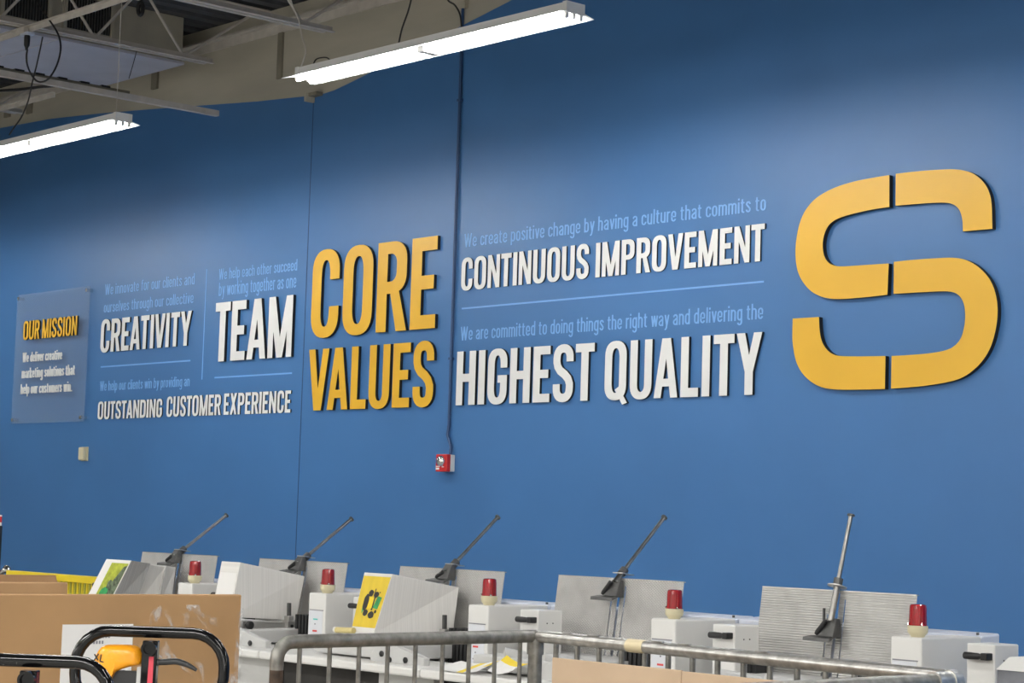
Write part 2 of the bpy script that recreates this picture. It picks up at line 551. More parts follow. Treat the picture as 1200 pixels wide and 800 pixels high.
    if ch == 'U':
        w = .49
        o_ = [(0, 1)] + ell(w / 2, .25, w / 2, .262, 180, 360, 16, .85) + [(w, 1)]
        i_ = [(w - s, 1)] + ell(w / 2, .25, w / 2 - s, .262 - b * .85, 360, 180, 12, .9) + [(s, 1)]
        return [o_ + i_], w
    if ch == 'S':
        w = .47
        h = s / 2; v = b / 2
        c = ell(w / 2, .76, w / 2 - h, .252 - v, -4, 180, 12, .85)
        c = [(w - h, .70)] + c + [(h, .70), (h + .02, .62), (.16, .545), (.27, .475), (w - h - .04, .40), (w - h, .31)]
        c += ell(w / 2, .24, w / 2 - h, .252 - v, 360, 180, 12, .85) + [(h, .31)]
        c = [c[0]] + [Vector((*p, 0)) .to_2d()[:] for p in spline([(x_, y_, 0) for x_, y_ in c[13:19]], 3)][:0] + c[1:]
        return [ribbon(c, h, v)], w
    raise KeyError(ch)

def low_glyph(ch, hw):
    """pieces of a light condensed letter, ascender height 1, x-height .70"""
    X = .72; n = .36
    def bowl(x0, x1, y0, y1):
        rx = (x1 - x0) / 2; ry = min(.17, (y1 - y0) / 2)
        cx = (x0 + x1) / 2
        return ell(cx, y1 - ry, rx, ry, 0, 180, 10) + ell(cx, y0 + ry, rx, ry, 180, 360, 10)
    h = hw
    S = []; C = []          # open strokes and closed strokes
    w = n
    lo, hi = h * .9, X - h * .9
    if ch == 'a':
        S = [[(.03, X - .17)] + ell(n / 2, X - h - .13, n / 2 - h, .13, 170, 0, 8) + [(n - h, 0)], [(n - h, .42), (n / 2, .40)] + ell(n / 2, .20, n / 2 - h, .20 - lo, 90, 270, 8) + [(n - h, .12)]]
    elif ch == 'b':
        S = [[(h, 0), (h, 1)]]; C = [bowl(h, n - h, lo, hi)]
    elif ch == 'c':
        S = [[(n - h, X - .22)] + ell(n / 2, hi - .16, n / 2 - h, .16, 0, 180, 8) + ell(n / 2, lo + .16, n / 2 - h, .16, 180, 360, 8) + [(n - h, .22)]]; w = n - .02
    elif ch == 'd':
        S = [[(n - h, 0), (n - h, 1)]]; C = [bowl(h, n - h, lo, hi)]
    elif ch == 'e':
        S = [[(h, X * .47), (n - h, X * .47), (n - h, hi - .16)] + ell(n / 2, hi - .16, n / 2 - h, .16, 0, 180, 8) + ell(n / 2, lo + .16, n / 2 - h, .16, 180, 350, 8)]
    elif ch == 'f':
        S = [[(.10, 0), (.10, .84)] + ell(.19, .84, .09, 1 - h - .84, 180, 90, 5) + [(.25, 1 - h)], [(0, X - h), (.24, X - h)]]; w = .24
    elif ch == 'g':
        C = [bowl(h, n - h, lo, hi)]; S = [[(n - h, X), (n - h, -.10)] + ell(n / 2, -.10, n / 2 - h, .15, 360, 190, 8)]
    elif ch == 'h':
        S = [[(h, 0), (h, 1)], [(h, hi - .17)] + ell(n / 2, hi - .15, n / 2 - h, .15, 180, 0, 9) + [(n - h, 0)]]
    elif ch == 'i':
        S = [[(h, 0), (h, X)], [(h, .84), (h, .97)]]; w = 2 * h
    elif ch == 'k':
        S = [[(h, 0), (h, 1)], [(h, .30), (n - h, X)], [(.13, .40), (n - h, 0)]]
    elif ch == 'l':
        S = [[(h, 0), (h, 1)]]; w = 2 * h
    elif ch == 'm':
        S = [[(h, 0), (h, X)], [(h, hi - .15)] + ell(.17, hi - .13, .17 - h, .13, 180, 0, 8) + [(.34 - h, 0)], [(.34 - h, hi - .15)] + ell(.34 - h + (.17 - h), hi - .13, .17 - h, .13, 180, 0, 8) + [(.68 - 3 * h, 0)]]; w = .68 - 2 * h
    elif ch == 'n':
        S = [[(h, 0), (h, X)], [(h, hi - .17)] + ell(n / 2, hi - .15, n / 2 - h, .15, 180, 0, 9) + [(n - h, 0)]]
    elif ch == 'o':
        C = [bowl(h, n - h, lo, hi)]
    elif ch == 'p':
        S = [[(h, -.26), (h, X)]]; C = [bowl(h, n - h, lo, hi)]
    elif ch == 'r':
        S = [[(h, 0), (h, X)], [(h, hi - .2)] + ell(.19, hi - .14, .19 - h, .14, 180, 70, 6)]; w = .23
    elif ch == 's':
        q = n - .03
        S = [[(q - h, X - .19)] + ell(q / 2, hi - .14, q / 2 - h, .14, 10, 180, 7) + [(q * .4, .42), (q * .62, .33), (q - h, .23)] + ell(q / 2, lo + .14, q / 2 - h, .14, 360, 180, 7) + [(h, .19)]]; w = q
    elif ch == 't':
        S = [[(.10, .90), (.10, .14)] + ell(.19, .14, .09, .14 - lo, 180, 270, 5) + [(.24, lo)], [(0, X - h), (.24, X - h)]]; w = .25
    elif ch == 'u':
        S = [[(h, X), (h, .17)] + ell(n / 2, lo + .15, n / 2 - h, .15, 180, 360, 9) + [(n - h, .19)], [(n - h, X), (n - h, 0)]]
    elif ch == 'v':
        S = [[(h, X), (n / 2, 0)], [(n - h, X), (n / 2, 0)]]
    elif ch == 'w':
        S = [[(h, X), (.15, 0)], [(.15, 0), (.26, X)], [(.26, X), (.37, 0)], [(.37, 0), (.52 - h, X)]]; w = .52
    elif ch == 'y':
        S = [[(h, X), (n / 2, .02)], [(n - h, X), (n / 2 - .03, -.12), (n / 2 - .08, -.22), (.02, -.235)]]
    elif ch == 'W':
        S = [[(h, 1), (.19, 0)], [(.19, 0), (.33, 1)], [(.33, 1), (.47, 0)], [(.47, 0), (.66 - h, 1)]]; w = .66
    elif ch == '.':
        S = [[(h, 0), (h, .13)]]; w = 2 * h
    elif ch == 'x':
        S = [[(h, X), (n - h, 0)], [(n - h, X), (h, 0)]]
    else:
        raise KeyError(ch)
    ps = [ribbon(s_, h * 1.0, h * .9) for s_ in S] + [ribbon(c_, h, h * .9, True) for c_ in C]
    return ps, w

def inside(poly, x, y):
    c = False
    j = len(poly) - 1
    for i in range(len(poly)):
        xi, yi = poly[i]; xj, yj = poly[j]
        if (yi > y) != (yj > y) and x < (xj - xi) * (y - yi) / (yj - yi) + xi:
            c = not c
        j = i
    return c
def triangulate(pieces):
    """union of pieces -> verts, triangles, boundary edges"""
    vs, es, loops = [], [], []
    for p in pieces:
        ls = list(p) if isinstance(p, tuple) else [p]
        loops.append(ls)
        for l in ls:
            o_ = len(vs)
            vs += [Vector(q) for q in l]
            es += [(o_ + i, o_ + (i + 1) % len(l)) for i in range(len(l))]
    V, E_, F = delaunay_2d_cdt(vs, es, [], 0, 1e-5)[:3]
    keep = []
    for f in F:
        cx = sum(V[i].x for i in f) / len(f); cy = sum(V[i].y for i in f) / len(f)
        for ls in loops:
            if sum(inside(l, cx, cy) for l in ls) % 2 == 1 if len(ls) > 1 else inside(ls[0], cx, cy):
                keep.append(tuple(f)); break
    cnt = {}
    for f in keep:
        for i in range(len(f)):
            a, b_ = f[i], f[(i + 1) % len(f)]
            cnt.setdefault((min(a, b_), max(a, b_)), []).append((a, b_))
    be = [v[0] for v in cnt.values() if len(v) == 1]
    return [(v.x, v.y) for v in V], keep, be
_cache = {}
def glyph(ch, style, hw=0.05):
    k = (ch, style, hw)
    if k not in _cache:
        ps, w_ = cap_glyph(ch) if style == 'cap' else low_glyph(ch, hw)
        _cache[k] = (*triangulate(ps), w_)
    return _cache[k]

def solid(mb, V, F, BE, X0, Z0, sx, sz, Yf, Yb):
    """extrude a flat shape standing in the XZ plane: face material 0, edges material 1"""
    used = sorted({i for f in F for i in f})
    mp = {i: k for k, i in enumerate(used)}
    fr = [(X0 + V[i][0] * sx, Yf, Z0 + V[i][1] * sz) for i in used]
    n_ = len(fr)
    bk = [(p[0], Yb, p[2]) for p in fr]
    o_ = len(mb.v)
    mb.v += [Vector(p) for p in fr + bk]
    for f in F:
        mb.f.append(tuple(o_ + mp[i] for i in f)); mb.mi.append(0)
    for a, b_ in BE:
        mb.f.append((o_ + mp[a], o_ + mp[b_], o_ + n_ + mp[b_], o_ + n_ + mp[a])); mb.mi.append(1)

KERN = {('A', 'L'): -.01, ('V', 'A'): -.09, ('A', 'V'): -.09, ('T', 'A'): -.06, ('A', 'T'): -.06, ('T', 'Y'): -.03, ('I', 'T'): 0, ('L', 'I'): 0, ('E', 'A'): -.02, ('A', 'M'): -.02, ('L', 'U'): -.01, ('O', 'V'): -.02, ('V', 'E'): -.02, ('Q', 'U'): 0.01, ('U', 'A'): -.02, ('A', 'N'): -.02, ('T', 'I'): .0}
def word_layout(word, gap=.075):
    x_, out = 0, []
    for i, ch in enumerate(word):
        if ch == ' ':
            x_ += .27; continue
        if out and word[i - 1] != ' ':
            x_ += gap + KERN.get((word[i - 1], ch), -.03 if (ch in 'AVTY' or word[i - 1] in 'AVTY') else 0)
        out.append((ch, x_)); x_ += glyph(ch, 'cap')[3]
    return out, x_
def raised_word(word, x0, x1, z0, h, face, label, group, Yf, Yb, name='raised_word'):
    lay, W = word_layout(word)
    sx = (x1 - x0) / W
    t = thing(name, label, 'lettering', (x0, Yb, z0), group)
    for ch, lx_ in lay:
        V, F, BE, gw = glyph(ch, 'cap')
        mb = MB()
        solid(mb, V, F, BE, x0 + lx_ * sx, z0, sx, h, Yf, Yb)
        mb.build('letter', [face, 'side'], t)
    return t
def low_layout(text, hw, gap=.080, space=.30):
    x_, out = 0, []
    for i, ch in enumerate(text):
        if ch == ' ':
            x_ += space - gap; continue
        V, F, BE, gw = glyph(ch, 'low', hw)
        g_ = gap if ch not in 'vwy' else gap * .6
        out.append((ch, x_)); x_ += gw + g_
    return out, x_ - gap
def flat_line(text, x0, x1, z0, h, material, Yf, Yb, name, hw=.05, parent=None, space=.30):
    lay, W = low_layout(text, hw, space=space)
    sx = (x1 - x0) / W
    mb = MB()
    for ch, lx_ in lay:
        V, F, BE, gw = glyph(ch, 'low', hw)
        solid(mb, V, F, BE, x0 + lx_ * sx, z0, sx, h, Yf, Yb)
    return mb.build(name, [material, material], parent)

def span(bl, br, ht_px, Y):
    """wall coordinates of a text line from its baseline ends and one cap-top point ((x,y) top over (x,y) base)"""
    a, b_ = at(*bl, Y), at(*br, Y)
    t_, g_ = at(*ht_px[0], Y), at(*ht_px[1], Y)
    return a.x, b_.x, (a.z + b_.z) / 2, t_.z - g_.z

YF = D - .016
# ---- raised words:  (word, left x px at baseline, right x px, (baseline left), (baseline right), (top px, base px)...)
def place_word(word, bl, br, top, base, face, label, group):
    x0, x1, z0, h = span(bl, br, (top, base), YF)
    yf = D - max(.010, min(.026, .055 * h))      # bigger letters are cut from thicker board
    return raised_word(word, x0, x1, z0, h, face, label, group, yf, D - .001)

GW = 'raised white words on the blue wall'
GY = 'large raised yellow words on the blue wall'
place_word('CORE', (364.8, 395.2), (510.8, 385.0), (514, 276.8), (513, 384.8), 'yellow', 'raised yellow word CORE, the upper of two yellow words', GY)
place_word('VALUES', (360.8, 481.0), (508.0, 476.3), (483.2, 401.2), (482, 477), 'yellow', 'raised yellow word VALUES under the word CORE', GY)
place_word('CONTINUOUS', (539.6, 340.6), (689, 325.6), (570.4, 299.4), (570.4, 337.7), 'white_letter', 'raised white word CONTINUOUS beside the wall conduit', GW)
place_word('IMPROVEMENT', (697, 325.3), (895, 305.0), (897, 261), (893, 305.2), 'white_letter', 'raised white word IMPROVEMENT left of the emblem', GW)
place_word('HIGHEST', (534.4, 474.9), (695.8, 469.0), (536.9, 412.1), (534.6, 474.9), 'white_letter', 'raised white word HIGHEST under the pale rule', GW)
place_word('QUALITY', (708.4, 468.6), (892.5, 462.0), (890, 389.0), (886, 462.2), 'white_letter', 'raised white word QUALITY left of the emblem foot', GW)
place_word('CREATIVITY', (117.1, 413.0), (223.0, 404.4), (131.6, 373), (130.8, 411.5), 'white_letter', 'raised white word CREATIVITY above a pale rule', GW)
place_word('TEAM', (251.4, 424.3), (342.2, 417.5), (345.7, 345.2), (342.6, 417.6), 'white_letter', 'raised white word TEAM left of the yellow words', GW)
place_word('OUTSTANDING', (113.4, 491.2), (188.8, 488.6), (124.8, 469.8), (126.1, 490.5), 'white_letter', 'raised white word OUTSTANDING beside the clear plaque', GW)
place_word('CUSTOMER', (194.0, 488.2), (257.4, 486.0), (340.7, 457.6), (339.9, 483), 'white_letter', 'raised white word CUSTOMER in the lowest line', GW)
place_word('EXPERIENCE', (261.0, 486.0), (339.4, 483), (340.7, 457.0), (339.9, 483), 'white_letter', 'raised white word EXPERIENCE ending the lowest line', GW)

# ---- pale painted lines
GL = 'pale blue lines of small print on the wall'
YV = D - .0015
def place_line(text, bl, br, top, base, label, hw=.055):
    x0, x1, z0, h = span(bl, br, (top, base), YV)
    t = thing('vinyl_text', label, 'lettering', (x0, D, z0), GL)
    lay, W = low_layout(text, hw)
    sx = (x1 - x0) / W
    words = text.split(' ')
    k = 0
    for wd in words:
        mb = MB()
        for ch, lx_ in lay[k:k + len(wd)]:
            V, F, BE, gw = glyph(ch, 'low', hw)
            solid(mb, V, F, BE, x0 + lx_ * sx, z0, sx, h, YV, D - .0002)
        k += len(wd)
        mb.build('word', ['pale', 'pale'], t)
place_line('We create positive change by having a culture that commits to', (543.8, 290.8), (897.5, 245.0), (806, 239.4), (806, 257.0), 'pale blue sentence above the words CONTINUOUS IMPROVEMENT')
place_line('We are committed to doing things the right way and delivering the', (539.5, 399.2), (894.2, 373.2), (880.7, 355.6), (880.7, 374.2), 'pale blue sentence above the words HIGHEST QUALITY')
place_line('We innovate for our clients and', (122.8, 345.2), (227.9, 333.4), (227.9, 320.4), (227.9, 333.6), 'pale blue line about innovating, first above CREATIVITY')
place_line('ourselves through our collective', (121.5, 365.6), (226.5, 355.5), (224, 343.0), (224, 355.9), 'pale blue line just above the word CREATIVITY')
place_line('We help each other succeed', (256.3, 327.7), (348.1, 316.8), (348.1, 303.8), (348.1, 317.1), 'pale blue line about helping each other, higher above TEAM')
place_line('by working together as one', (256.2, 346.6), (347, 336.8), (258, 330.5), (258, 346.0), 'pale blue line just above the word TEAM')
place_line('We help our clients win by providing an', (116.8, 457.9), (221.9, 452.4), (119.3, 446.2), (119.3, 457.6), 'pale blue line above the word OUTSTANDING')
GR = 'thin pale blue rules on the wall'
def rule(a, b_, w_, label):
    A, B = at(*a, YV), at(*b_, YV)
    mb = MB()
    if abs(A.x - B.x) > abs(A.z - B.z):
        z_ = (A.z + B.z) / 2
        mb.box((A.x, YV, z_ - w_ / 2), (B.x, D - .0002, z_ + w_ / 2))
    else:
        x_ = (A.x + B.x) / 2
        mb.box((x_ - w_ / 2, YV, B.z), (x_ + w_ / 2, D - .0002, A.z))
    tag(mb.build('vinyl_rule', 'pale'), label, 'divider line', GR)
rule((541, 361.9), (895.2, 329.3), .011, 'long pale rule between IMPROVEMENT and QUALITY')
rule((117.9, 430), (223, 422.2), .012, 'short pale rule under the word CREATIVITY')
rule((251.3, 442.6), (342.1, 436.8), .012, 'short pale rule under the word TEAM')
rule((241.8, 315.2), (236.9, 444.5), .012, 'upright pale rule between CREATIVITY and TEAM')

# ---- the big S emblem
def trace(segs):
    """segments of px points on a 2.667x crop at (900,180); corners between segments, curves inside"""
    out = []
    for s_ in segs:
        P = [at(900 + x_ / 2.6667, 180 + y_ / 2.6667, D - .03) for x_, y_ in s_]
        P = [(p.x, p.z) for p in P]
        if len(P) > 2:
            P = [(q.x, q.y) for q in spline([(a, b_, 0) for a, b_ in P], 4)]
        out += P[:-1] if out is not None else P
    return out
S_UL = [[(380, 67), (330, 75), (270, 87), (215, 104), (172, 125), (140, 149), (113, 185), (97, 228), (88, 280), (87, 325), (93, 365), (106, 395), (125, 420), (150, 439), (185, 451), (230, 454), (300, 449), (374, 441)],
        [(374, 441), (378, 343)], [(378, 343), (330, 346), (270, 350), (225, 352), (200, 347), (185, 335), (176, 317), (172, 293), (173, 270), (180, 243), (195, 219), (222, 202), (270, 187), (330, 174), (380, 167)], [(380, 167), (380, 67)]]
S_UR = [[(400, 63), (450, 57), (520, 51), (580, 49), (618, 54), (648, 66), (673, 88), (690, 116), (699, 155), (702, 235)], [(702, 235), (610, 243)],
        [(610, 243), (608, 207), (601, 181), (588, 164), (568, 155), (540, 153), (480, 156), (399, 163)], [(399, 163), (400, 63)]]
S_LR = [[(394, 338), (450, 332), (520, 327), (575, 325), (615, 331), (650, 348), (682, 377), (704, 413), (716, 458), (718, 503), (712, 550), (698, 600), (675, 642), (645, 674), (612, 697), (570, 712), (500, 724), (440, 730), (385, 734)], [(385, 734), (387, 632)],
        [(387, 632), (440, 629), (500, 624), (548, 616), (580, 603), (602, 579), (613, 545), (617, 510), (615, 480), (608, 458), (595, 441), (575, 432), (540, 430), (480, 433), (393, 438)], [(393, 438), (394, 338)]]
S_LL = [[(78, 515), (160, 510)], [(160, 510), (162, 550), (168, 582), (180, 606), (198, 623), (225, 632), (300, 633), (368, 632)], [(368, 632), (366, 735)],
        [(366, 735), (300, 737), (220, 737), (170, 730), (132, 710), (105, 682), (89, 650), (81, 615), (77, 575), (78, 515)]]
sc_ = at(1045, 330, D)
emb = thing('wall_emblem', 'huge yellow S shaped emblem in four pieces on the right of the wall', 'emblem', (sc_.x, D, sc_.z))
for seg in (S_UL, S_UR, S_LR, S_LL):
    V, F, BE = triangulate([trace(seg)])
    mb = MB()
    solid(mb, V, F, BE, 0, 0, 1, 1, D - .032, D - .001)
    mb.build('emblem_piece', ['yellow', 'side'], emb)

# ---- the clear mission plaque
a_, b_ = at(20.2, 345.5, D - .05), at(96.9, 494.5, D - .05)
c_, d_ = at(105.6, 335.1, D - .05), at(13, 495.6, D - .05)
px0, px1 = (a_.x + d_.x) / 2, (b_.x + c_.x) / 2
pz0, pz1 = (b_.z + d_.z) / 2, (a_.z + c_.z) / 2
plq = thing('mission_plaque', 'clear acrylic plaque with OUR MISSION lettering at the far left', 'plaque', (px0, D, pz0))
MB().box((px0, D - .05, pz0), (px1, D - .040, pz1)).build('acrylic_sheet', 'glass', plq, bevel=.001)
for (sx_, sz_) in ((.035, .035), (.035, -.035), (-.035, .035), (-.035, -.035)):
    X_ = px0 + sx_ if sx_ > 0 else px1 + sx_
    Z_ = pz0 + sz_ if sz_ > 0 else pz1 + sz_
    MB().cyl((X_, D - .001, Z_), (X_, D - .062, Z_), .016, n=14).build('standoff', 'chrome', plq, smooth=True)
x0, x1, z0, h = span((26.8, 398.8), (89.6, 392), ((90.3, 369.2), (89.4, 392)), D - .066)
lay, W = word_layout('OUR MISSION')
sxx = (x1 - x0) / W
for ch, lx_ in lay:
    V, F, BE, gw = glyph(ch, 'cap')
    mb = MB(); solid(mb, V, F, BE, x0 + lx_ * sxx, z0, sxx, h, D - .066, D - .0505)
    mb.build('letter', ['yellow', 'side'], plq)
for txt, bl, br, tp, bs in (('We deliver creative', (26, 424.6), (72.2, 420.6), (27, 413), (27, 424.2)),
                            ('marketing solutions that', (25, 443.6), (87, 438.6), (86, 426.5), (86, 438.8)),
                            ('help our customers win.', (23.7, 462), (83.9, 458.0), (25, 450.0), (25, 461.6))):
    x0, x1, z0, h = span(bl, br, (tp, bs), D - .056)
    flat_line(txt, x0, x1, z0, h, 'white_letter', D - .056, D - .0505, 'text_line', .068, plq)

# ---- fire alarm, conduit, sensor, bracket
q0, q1 = at(510.7, 532.4, D - .06), at(527.2, 552.2, D - .06)
al = thing('fire_alarm', 'red fire alarm strobe with clear lens at the foot of the conduit', 'fire alarm', ((q0.x + q1.x) / 2, D, (q0.z + q1.z) / 2))
w_, h_ = .118, .118
cx, cz = al.location.x, al.location.z
MB().box((cx - w_ * .48, D - .04, cz - h_ * .48), (cx + w_ * .48, D - .001, cz + h_ * .48)).build('back_box', 'white', al, bevel=.004)
MB().box((cx - w_ / 2, D - .075, cz - h_ / 2), (cx + w_ / 2, D - .04, cz + h_ / 2)).build('housing', 'redplastic', al, bevel=.006)
MB().lathe((cx + .005, D - .075, cz + .012), [(.036, 0), (.036, .012), (.03, .022), (.012, .03)], 18, axis=(0, -1, 0)).build('strobe_lens', 'chrome', al, smooth=True)
mb = MB(); mb.box((cx - .054, D - .0762, cz - .046), (cx - .018, D - .0745, cz - .032)); mb.box((cx - .054, D - .0762, cz - .027), (cx - .012, D - .0745, cz - .021)); mb.box((cx + .008, D - .0762, cz - .03), (cx + .03, D - .0745, cz - .024))
mb.build('label_text', 'sheet', al)
xa, xb = at(542, 100, D).x, at(527.6, 500, D).x
X_ = (xa + xb) / 2
pts = [(X_, D - .016, 5.28), (X_, D - .016, cz + .26), (X_ - .01, D - .018, cz + .19), (cx + .035, D - .022, cz + .11), (cx + .03, D - .022, cz + .058)]
cd = thing('wall_conduit', 'thin blue painted conduit pipe running down to the fire alarm', 'conduit', (X_, D, cz + .06))
MB().tube(pts, .0105, 10).build('pipe', 'bluepipe', cd, smooth=True)
for zz in (4.4, 2.62):
    mb = MB(); mb.box((X_ - .018, D - .028, zz - .008), (X_ + .018, D - .001, zz + .008)); mb.build('pipe_strap', 'bluepipe', cd)
q = at(96.7, 531.5, D - .03)
sn = thing('wall_sensor', 'small cream box on the wall below the clear plaque', 'sensor', (q.x, D, q.z))
MB().box((q.x - .055, D - .012, q.z - .06), (q.x + .05, D - .001, q.z + .06)).build('base_plate', 'cream', sn, bevel=.003)
MB().box((q.x - .042, D - .05, q.z - .056), (q.x + .042, D - .012, q.z + .056)).build('cover', 'cream', sn, bevel=.01)
q = at(367, 114.5, D - .03)
br_ = thing('wall_bracket', 'small beige angle bracket at the low point of the paint line', 'bracket', (q.x, D, q.z))
MB().box((q.x - .045, D - .08, q.z - .03), (q.x - .02, D - .001, q.z + .035)).build('bracket_plate', 'beige', br_)
MB().box((q.x - .02, D - .06, q.z + .01), (q.x + .08, D - .001, q.z + .035)).build('bracket_arm', 'beige_dark', br_)

# ================================================================== ROOF STEEL
ZB = 4.92
def joist(X, y1, label, phase):
    t = thing('roof_joist', label, 'roof joist', (X, y1, ZB), 'open web roof joists')
    y0 = -7.6
    mb = MB()
    for sx_ in (-1, 1):
        mb.box((X + sx_ * .012 - (.038 if sx_ < 0 else 0), y0, ZB - .004), (X + sx_ * .012 + (.038 if sx_ > 0 else 0), y1 - (.04 if sx_ < 0 else 0), ZB + .002))
        mb.box((X + sx_ * .012 - .003, y0, ZB), (X + sx_ * .012 + .003, y1 - (.04 if sx_ < 0 else 0), ZB + .038))
    mb.build('bottom_chord', 'steel', t)
    mb = MB()
    for sx_ in (-1, 1):
        mb.box((X + sx_ * .012 - (.045 if sx_ < 0 else 0), y0, ZC - .012), (X + sx_ * .012 + (.045 if sx_ > 0 else 0), 8.98, ZC - .006))
        mb.box((X + sx_ * .012 - .003, y0, ZC - .055), (X + sx_ * .012 + .003, 8.98, ZC - .008))
    mb.build('top_chord', 'steel', t)
    y = phase
    mb = MB()
    mb.cyl((X, y, ZB + .015), (X, 8.88, ZC - .03), .011, n=8)
    first = True
    while y > -7:
        mb.cyl((X, y, ZB + .015), (X, y - .38, ZC - .03), .011, n=8)
        mb.cyl((X, y - .38, ZC - .03), (X, y - .76, ZB + .015), .011, n=8)
        y -= .76
        if y < 3: break
    mb.build('web', 'steel', t, smooth=True)
    return t
joist(-13.127, 8.5, 'pale steel roof joist crossing the louvred unit', 8.25)
joist(-11.616, 8.5, 'pale steel roof joist ending above the central lamp', 8.25)
joist(-16.08, 8.5, 'pale steel roof joist end at the left edge behind the left lamp', 8.25)
# lower strut (slotted double angle) under the louvred unit
st = thing('roof_strut', 'lower pale steel strut with a slotted angle, ending over the blue wall', 'strut', (-13.0, 8.5, 4.52))
q0 = atX(0, 85, -13.0); q1 = at(255, 133, 8.5)
sl = (q1.z - q0.z) / (q1.y - q0.y)
def zs(y): return q1.z + (y - q1.y) * sl
q1x = q1.x
mb = MB()
mb.hexa([(q1x - .022, 2, zs(2) - .022), (q1x + .022, 2, zs(2) - .022), (q1x + .022, 8.5, zs(8.5) - .022), (q1x - .022, 8.5, zs(8.5) - .022),
         (q1x - .022, 2, zs(2) + .02), (q1x + .022, 2, zs(2) + .02), (q1x + .022, 8.5, zs(8.5) + .02), (q1x - .022, 8.5, zs(8.5) + .02)])
mb.build('strut_channel', 'steel', st)
mb = MB()
ye = 7.75
mb.hexa([(q1x - .075, 2, zs(2) + .0), (q1x - .022, 2, zs(2) + .0), (q1x - .022, ye, zs(ye)), (q1x - .075, ye, zs(ye)),
         (q1x - .075, 2, zs(2) + .05), (q1x - .022, 2, zs(2) + .05), (q1x - .022, ye, zs(ye) + .05), (q1x - .075, ye, zs(ye) + .05)])
mb.build('slotted_angle', 'steel_dark', st)
for i, y in enumerate((7.55, 7.38, 7.2, 7.02, 6.86, 6.7)):
    mb = MB(); mb.box((q1x - .05, y - .035, zs(y) + .044), (q1x - .018, y + .035, zs(y) + .058)); mb.build('slot_clip', 'black', st)
for y_ in (2.3, 4.4, 6.2):
    MB().cyl((q1x + .01, y_, zs(y_) + .01), (q1x + .03, y_, ZC), .006, n=6).build('hanger_rod', 'steel_dark', st)
# bridging bars, parallel to the wall
def bridging(xa, xb, y, z, label):
    t = thing('joist_bridging', label, 'bridging bar', ((xa + xb) / 2, y, z), 'bridging bars between the joists')
    mb = MB(); mb.box((xa, y - .004, z - .022), (xb, y + .004, z + .022)); mb.box((xa, y - .03, z + .014), (xb, y + .004, z + .022))
    mb.build('angle_bar', 'steel', t)
    for X in (-13.127, -11.616, -16.08):
        if xa < X < xb:
            MB().box((X - .05, y - .04, z - .03), (X + .05, y + .03, z + .012)).build('clip_plate', 'steel', t)
bridging(-17.5, -8.0, 6.936, ZB - .03, 'pale bridging bar meeting the joist where the plug hangs')
bridging(-17.5, -14.97, 8.2, ZB - .03, 'pale bridging bar at the left edge above the left lamp')
# ceiling-hung ventilation unit with louvres
vx0, vx1, vy0, vy1, vz0 = -15.0, -13.8, 4.0, 8.66, 5.05
vu = thing('ventilation_unit', 'beige ceiling unit with dark louvres and a grey underside', 'ventilation unit', ((vx0 + vx1) / 2, 6.5, vz0))
MB().box((vx0, vy0, vz0 + .012), (vx1, vy1, ZC - .002)).build('casing', 'unit_beige', vu, bevel=.004)
mb = MB()
mb.box((vx0 - .02, vy0, vz0 - .01), (vx1 + .02, vy1 + .01, vz0 + .012))
o = mb.build('underside_panel', 'panel', vu)
for y_ in (7.55, 6.55, 5.4):
    MB().box((vx0 - .02, y_ - .006, vz0 - .018), (vx1 + .02, y_ + .006, vz0 - .01)).build('panel_seam', 'panel', vu)
for (ya, yb) in ((7.62, 8.0), (7.10, 7.46), (6.4, 7.0), (5.6, 6.3)):
    mb = MB()
    mb.box((vx1, ya, vz0 + .10), (vx1 + .006, yb, ZC - .02), 0)
    y_ = ya
    while y_ < yb:
        mb.box((vx1 + .006, y_, vz0 + .10), (vx1 + .018, y_ + .006, ZC - .02), 1)
        y_ += .024
    mb.build('louvre', ['black', 'darkmetal'], vu)
    for e_ in (ya - .03, yb):
        MB().box((vx1, e_, vz0 + .02), (vx1 + .025, e_ + .03, ZC - .01)).build('louvre_frame', 'unit_beige', vu)

